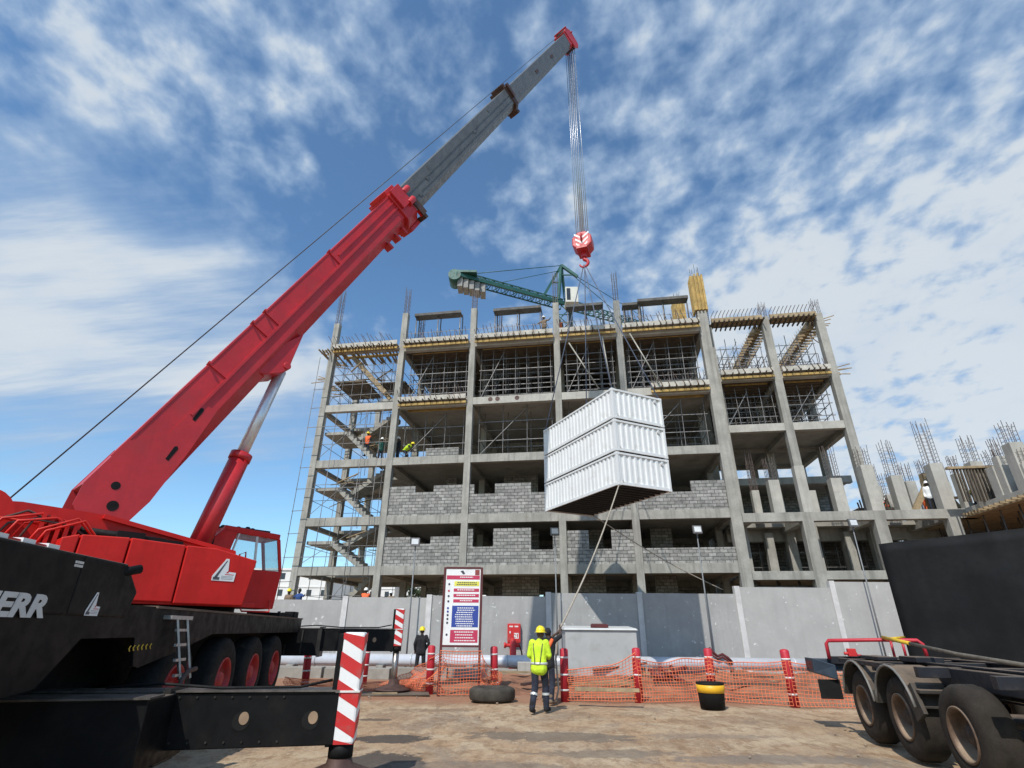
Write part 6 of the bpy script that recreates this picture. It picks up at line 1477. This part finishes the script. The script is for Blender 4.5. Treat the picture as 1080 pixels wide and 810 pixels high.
    if hat:
        mb = MB(); c = hd + Vector((0, 0, .075)) * k_; prof = [(-.02, .118), (.0, .122), (.045, .116), (.085, .094), (.112, .06), (.122, .02)]
        mb.lathe([(-.028, .10), (-.028, .150), (-.016, .152)] + prof, lambda a_, y, z: c + Vector((y * .94 * k_, z * 1.12 * k_ + .01 * k_, a_ * k_)), 24)
        mb.bar(c + Vector((0, -.10, .06)) * k_, c + Vector((0, .10, .06)) * k_, .03 * k_, .13 * k_)
        me = bpy.data.meshes.new('helmet'); bmesh.ops.recalc_face_normals(mb.bm, faces=mb.bm.faces); mb.bm.to_mesh(me); mb.bm.free(); put(me, 'helmet', hat, t)
    elif hair:
        mb = MB(); mb.sphere(hd + Vector((0, -.012, .045)) * k_, .105 * k_, 14, 10, (.84, .95, 1.05)); me = bpy.data.meshes.new('hair'); mb.bm.to_mesh(me); mb.bm.free(); put(me, 'hair', blackcloth, t)
    return t, J, F
# the worker in the yellow jacket, walking away with his arms forward
walk = dict(chest=(0, .03, 1.30), neck=(0, .06, 1.46), head=(.02, .10, 1.61), ell=(-.25, .02, 1.16), wrl=(-.16, .23, 1.06), elr=(.25, .04, 1.17), wrr=(.17, .26, 1.10), hpl=(-.095, 0, .91), hpr=(.095, 0, .91),
            knl=(-.10, .00, .50), anl=(-.12, -.20, .11), tol=(-.13, -.02, .03), knr=(.11, .17, .52), anr=(.12, .17, .085), tor=(.14, .34, .04), shl=(-.185, .03, 1.43), shr=(.185, .03, 1.43))
wl = gnd(569, 752); W1, J1, F1 = person('worker in a bright yellow jacket and yellow helmet walking toward the fence', (wl.x, wl.y, 0), radians(-18), walk, vest_y, navy, helmet_y, None, .014, True, tapes=True)
def ringband(F, J, p, q, r, n_, mat, par, name='reflective_band', w_=.05):
    p = Vector(p); q = Vector(q); d = (q - p).normalized(); mb = MB(F); mb.path([p - d * w_ / 2, p + d * w_ / 2], r, 20, caps=False); return mb.build(name, mat, par)
for a in 'lr':
    kn, an = J1['kn' + a], J1['an' + a]; m_ = kn + (an - kn) * .35; ringband(F1, J1, m_, an, .086, 16, reflect, W1)
# flat tapes on the back of the jacket
def torso_ring(F, J, f, e, par, mat, h=.05, rx=.20, ry=.15):
    c = J['pel'] + (J['chest'] - J['pel']) * f; mb = MB(F); n = 28; A = []; B = []; A2 = []; B2 = []
    for k in range(n):
        x = cos(2 * pi * k / n); y = sin(2 * pi * k / n); A.append(mb.v(c + Vector((x * rx, y * ry, -h / 2)))); B.append(mb.v(c + Vector((x * rx, y * ry, h / 2))))
        A2.append(mb.v(c + Vector((x * (rx - .012), y * (ry - .012), -h / 2)))); B2.append(mb.v(c + Vector((x * (rx - .012), y * (ry - .012), h / 2))))
    for k in range(n):
        j = (k + 1) % n; mb.face([A[k], A[j], B[j], B[k]], 0, True); mb.face([A2[j], A2[k], B2[k], B2[j]], 0, True); mb.face([A[k], A2[k], A2[j], A[j]]); mb.face([B[j], B2[j], B2[k], B[k]])
    return mb.build('reflective_band', mat, par)
torso_ring(F1, J1, .14, 0, W1, reflect, .05, .206, .150)
mb = MB(F1)
for s_ in (-1, 1): mb.path([J1['chest'] + Vector((.11 * s_, -.095, .12)), J1['chest'] + Vector((.10 * s_, -.138, .0)), J1['chest'] + Vector((.075 * s_, -.132, -.16)), J1['pel'] + Vector((.06 * s_, -.137, .04))], [.014, .016, .016, .014], 6)
mb.build('back_stripe', M('grey_piping', (.16, .19, .05), .7), W1)
# the man in black next to him hauling on the tag line with raised arms
pull = dict(chest=(0, .04, 1.30), neck=(.01, .06, 1.47), head=(-.01, .08, 1.62), shl=(-.17, .06, 1.45), shr=(.19, .05, 1.46), ell=(-.06, .30, 1.50), wrl=(.10, .50, 1.66), elr=(.27, .26, 1.56), wrr=(.19, .46, 1.74),
            knl=(-.12, .10, .50), anl=(-.14, .06, .085), tol=(-.15, .24, .04), knr=(.12, .00, .50), anr=(.14, -.14, .085), tor=(.17, .03, .04))
pl = gnd(578.5, 742); W2, J2, F2 = person('man in dark clothes with an orange bag strap hauling on the tag line', (pl.x, pl.y, 0), radians(-28), pull, blackcloth, navy, None, None, .014, True, True, browncloth, sleeves=False)
mb = MB(F2); mb.path([J2['shr'] + Vector((-.02, -.09, .04)), J2['chest'] + Vector((.08, -.13, .02)), J2['chest'] + Vector((.02, -.125, -.1))], [.04, .06, .05], 8); mb.build('shoulder_bag', vest_o, W2)
# the man in black with a yellow helmet by the sign
st3 = dict(ell=(-.27, -.03, 1.18), wrl=(-.24, .05, .95), elr=(.29, -.06, 1.20), wrr=(.21, .10, 1.02), hpl=(-.10, 0, .92), knl=(-.13, .03, .5), anl=(-.15, 0, .085), hpr=(.1, 0, .92), knr=(.13, .02, .5), anr=(.16, 0, .085), tol=(-.18, .17, .04), tor=(.2, .17, .04))
ml = gnd(442, 714.5); person('man in black clothes with a yellow helmet standing left of the sign', (ml.x, ml.y, 0), radians(12), st3, blackcloth, blackcloth, helmet_y, None, .016, True)
# small figures on and around the concrete frame
bend = dict(pel=(0, -.1, .85), chest=(0, .20, 1.06), neck=(0, .34, 1.14), head=(0, .46, 1.20), shl=(-.18, .26, 1.14), shr=(.18, .26, 1.14), ell=(-.2, .4, .9), elr=(.2, .4, .9), wrl=(-.15, .55, .72), wrr=(.15, .55, .72), hpl=(-.1, -.1, .85), hpr=(.1, -.1, .85), knl=(-.12, .08, .48), knr=(.12, .08, .48))
reach = dict(ell=(-.4, .05, 1.35), wrl=(-.6, .15, 1.42), elr=(.38, .1, 1.3), wrr=(.5, .25, 1.15))
crouch = dict(pel=(0, -.1, .42), chest=(0, .10, .74), neck=(0, .2, .88), head=(0, .26, 1.02), shl=(-.18, .12, .86), shr=(.18, .12, .86), ell=(-.22, .3, .68), elr=(.22, .3, .68), wrl=(-.12, .45, .6), wrr=(.12, .45, .6), hpl=(-.1, -.1, .42), hpr=(.1, -.1, .42), knl=(-.18, .3, .5), knr=(.18, .3, .5), anl=(-.15, .0, .085), anr=(.15, 0, .085), tol=(-.15, .2, .04), tor=(.15, .2, .04))
def onb(px, py, bk, h):      # stand on a level of the building, at the photo column px
    s_ = fs(px, py, bk); p = BF @ Vector((s_, bk, h)); return (p.x, p.y, h)
def small(label, loc, rz, pose, top, leg, hat, vest=None): person(label, loc, rz, pose, top, leg, hat, vest, .035)
small('worker in dark clothes standing on the roof edge left of the fourth column', onb(574, 350, .5, LV[5] + .05), 2.6, reach, browncloth, navy, helmet_w)
small('worker in an orange vest standing on the roof beside the fourth column', onb(590.5, 350, 1.0, LV[5] + .05), 2.9, {}, blackcloth, navy, helmet_w, vest_o)
small('worker in a tan shirt bending over the roof near the yellow shutters', onb(709, 345, 1.6, LV[5]), -1.2, bend, browncloth, navy, helmet_y)
small('worker in orange crouching on the roof near the yellow shutters', onb(718, 345, 1.4, LV[5]), 1.3, crouch, vest_o, navy, helmet_w)
small('worker in an orange vest on the stair landing of the third storey', onb(388, 465, 1.2, LV[3] + .55), 2.8, {}, blackcloth, navy, helmet_y, vest_o)
small('worker with a white helmet and green shirt on the third storey stairs', onb(401.5, 475, 1.0, LV[3]), -2.5, reach, green, navy, helmet_w)
small('worker in dark clothes behind the second column on the third storey', onb(420, 475, 1.0, LV[3]), 2.2, {}, blackcloth, navy, helmet_w)
small('worker in a yellow vest bending on the third storey next to the dark one', onb(428.5, 475, 1.1, LV[3]), -1.9, bend, blackcloth, navy, helmet_y, vest_y)
def behind(px, py, Y): p = atY(px, py, Y); return (p.x, Y, max(0, p.z - 1.75))
small('worker with a yellow helmet looking over the grey wall at its left end', behind(306, 622, 31), 3.0, {}, browncloth, navy, helmet_y)
small('worker with a blue jacket beside the yellow helmet behind the wall', behind(317, 621, 31.5), 2.6, reach, M('blue_cloth', (.03, .07, .22), .9), navy, None)
small('worker in an orange vest and white helmet behind the wall at the second column', behind(386.5, 621, 32), 3.2, {}, blackcloth, navy, helmet_w, vest_o)
small('worker with a white helmet in the dark ground storey', behind(413, 624, 33.5), 2.8, {}, browncloth, navy, helmet_w)
small('worker in orange standing on the right wing among the bare columns', onb(974, 525, 4.5, LOW), 1.2, reach, vest_o, navy, helmet_w)
small('left one of two workers in orange crouching on the right wing', onb(934, 535, 4.5, LOW + .5), -1.0, crouch, vest_o, navy, helmet_w)
small('right one of two workers in orange crouching on the right wing', onb(942, 535, 4.3, LOW + .4), 1.4, crouch, vest_o, navy, helmet_w)
small('worker in white standing at the foot of the tall bare column', onb(986.5, 540, 1.0, LOW), 2.5, {}, white, navy, helmet_w)
p_ = onplane(1048, 520, BF @ Vector((26.1, 0, 0)), FD); small('worker in an orange vest at the far right beside the timber shutters', (p_.x, p_.y, LOW + .02), 2.7, {}, blackcloth, navy, helmet_w, vest_o)
p_ = onplane(1030, 525, BF @ Vector((25.9, 0, 0)), FD); small('worker in a yellow vest below the yellow timber frame', (p_.x, p_.y, LOW + .02), 2.7, bend, blackcloth, navy, helmet_y, vest_y)
# tag lines from the container stack
hand = F2 @ (J2['wrr'] + Vector((0, .05, .06))); hand2 = F2 @ (J2['wrl'] + Vector((0, .04, .06)))
c_near = KF @ Vector((.05, .05, .02))
def rope(name, a, b, sag, r, lab, extra=()):
    pts = [a.lerp(b, k / 14) - Vector((0, 0, sag * sin(pi * k / 14))) for k in range(15)] + list(extra)
    mb = MB(); mb.path(pts, r, 7); return tag(mb.build(name, rope_tan), lab, 'rope')
foot = F2 @ Vector((.1, .25, .02))
rope('tag_line', c_near, hand, .25, .026, 'tan tag line from the near container corner down to the man hauling it', [hand2, F2 @ Vector((.05, .42, 1.0)), F2 @ Vector((.12, .4, .3)), foot])
c_r = KF @ Vector((CWD - .1, CL - .3, .02)); e_ = atY(762, 622, 29.2)
rope('tag_line', c_r, e_, .2, .026, 'tan tag line from the far right container corner to behind the wall')
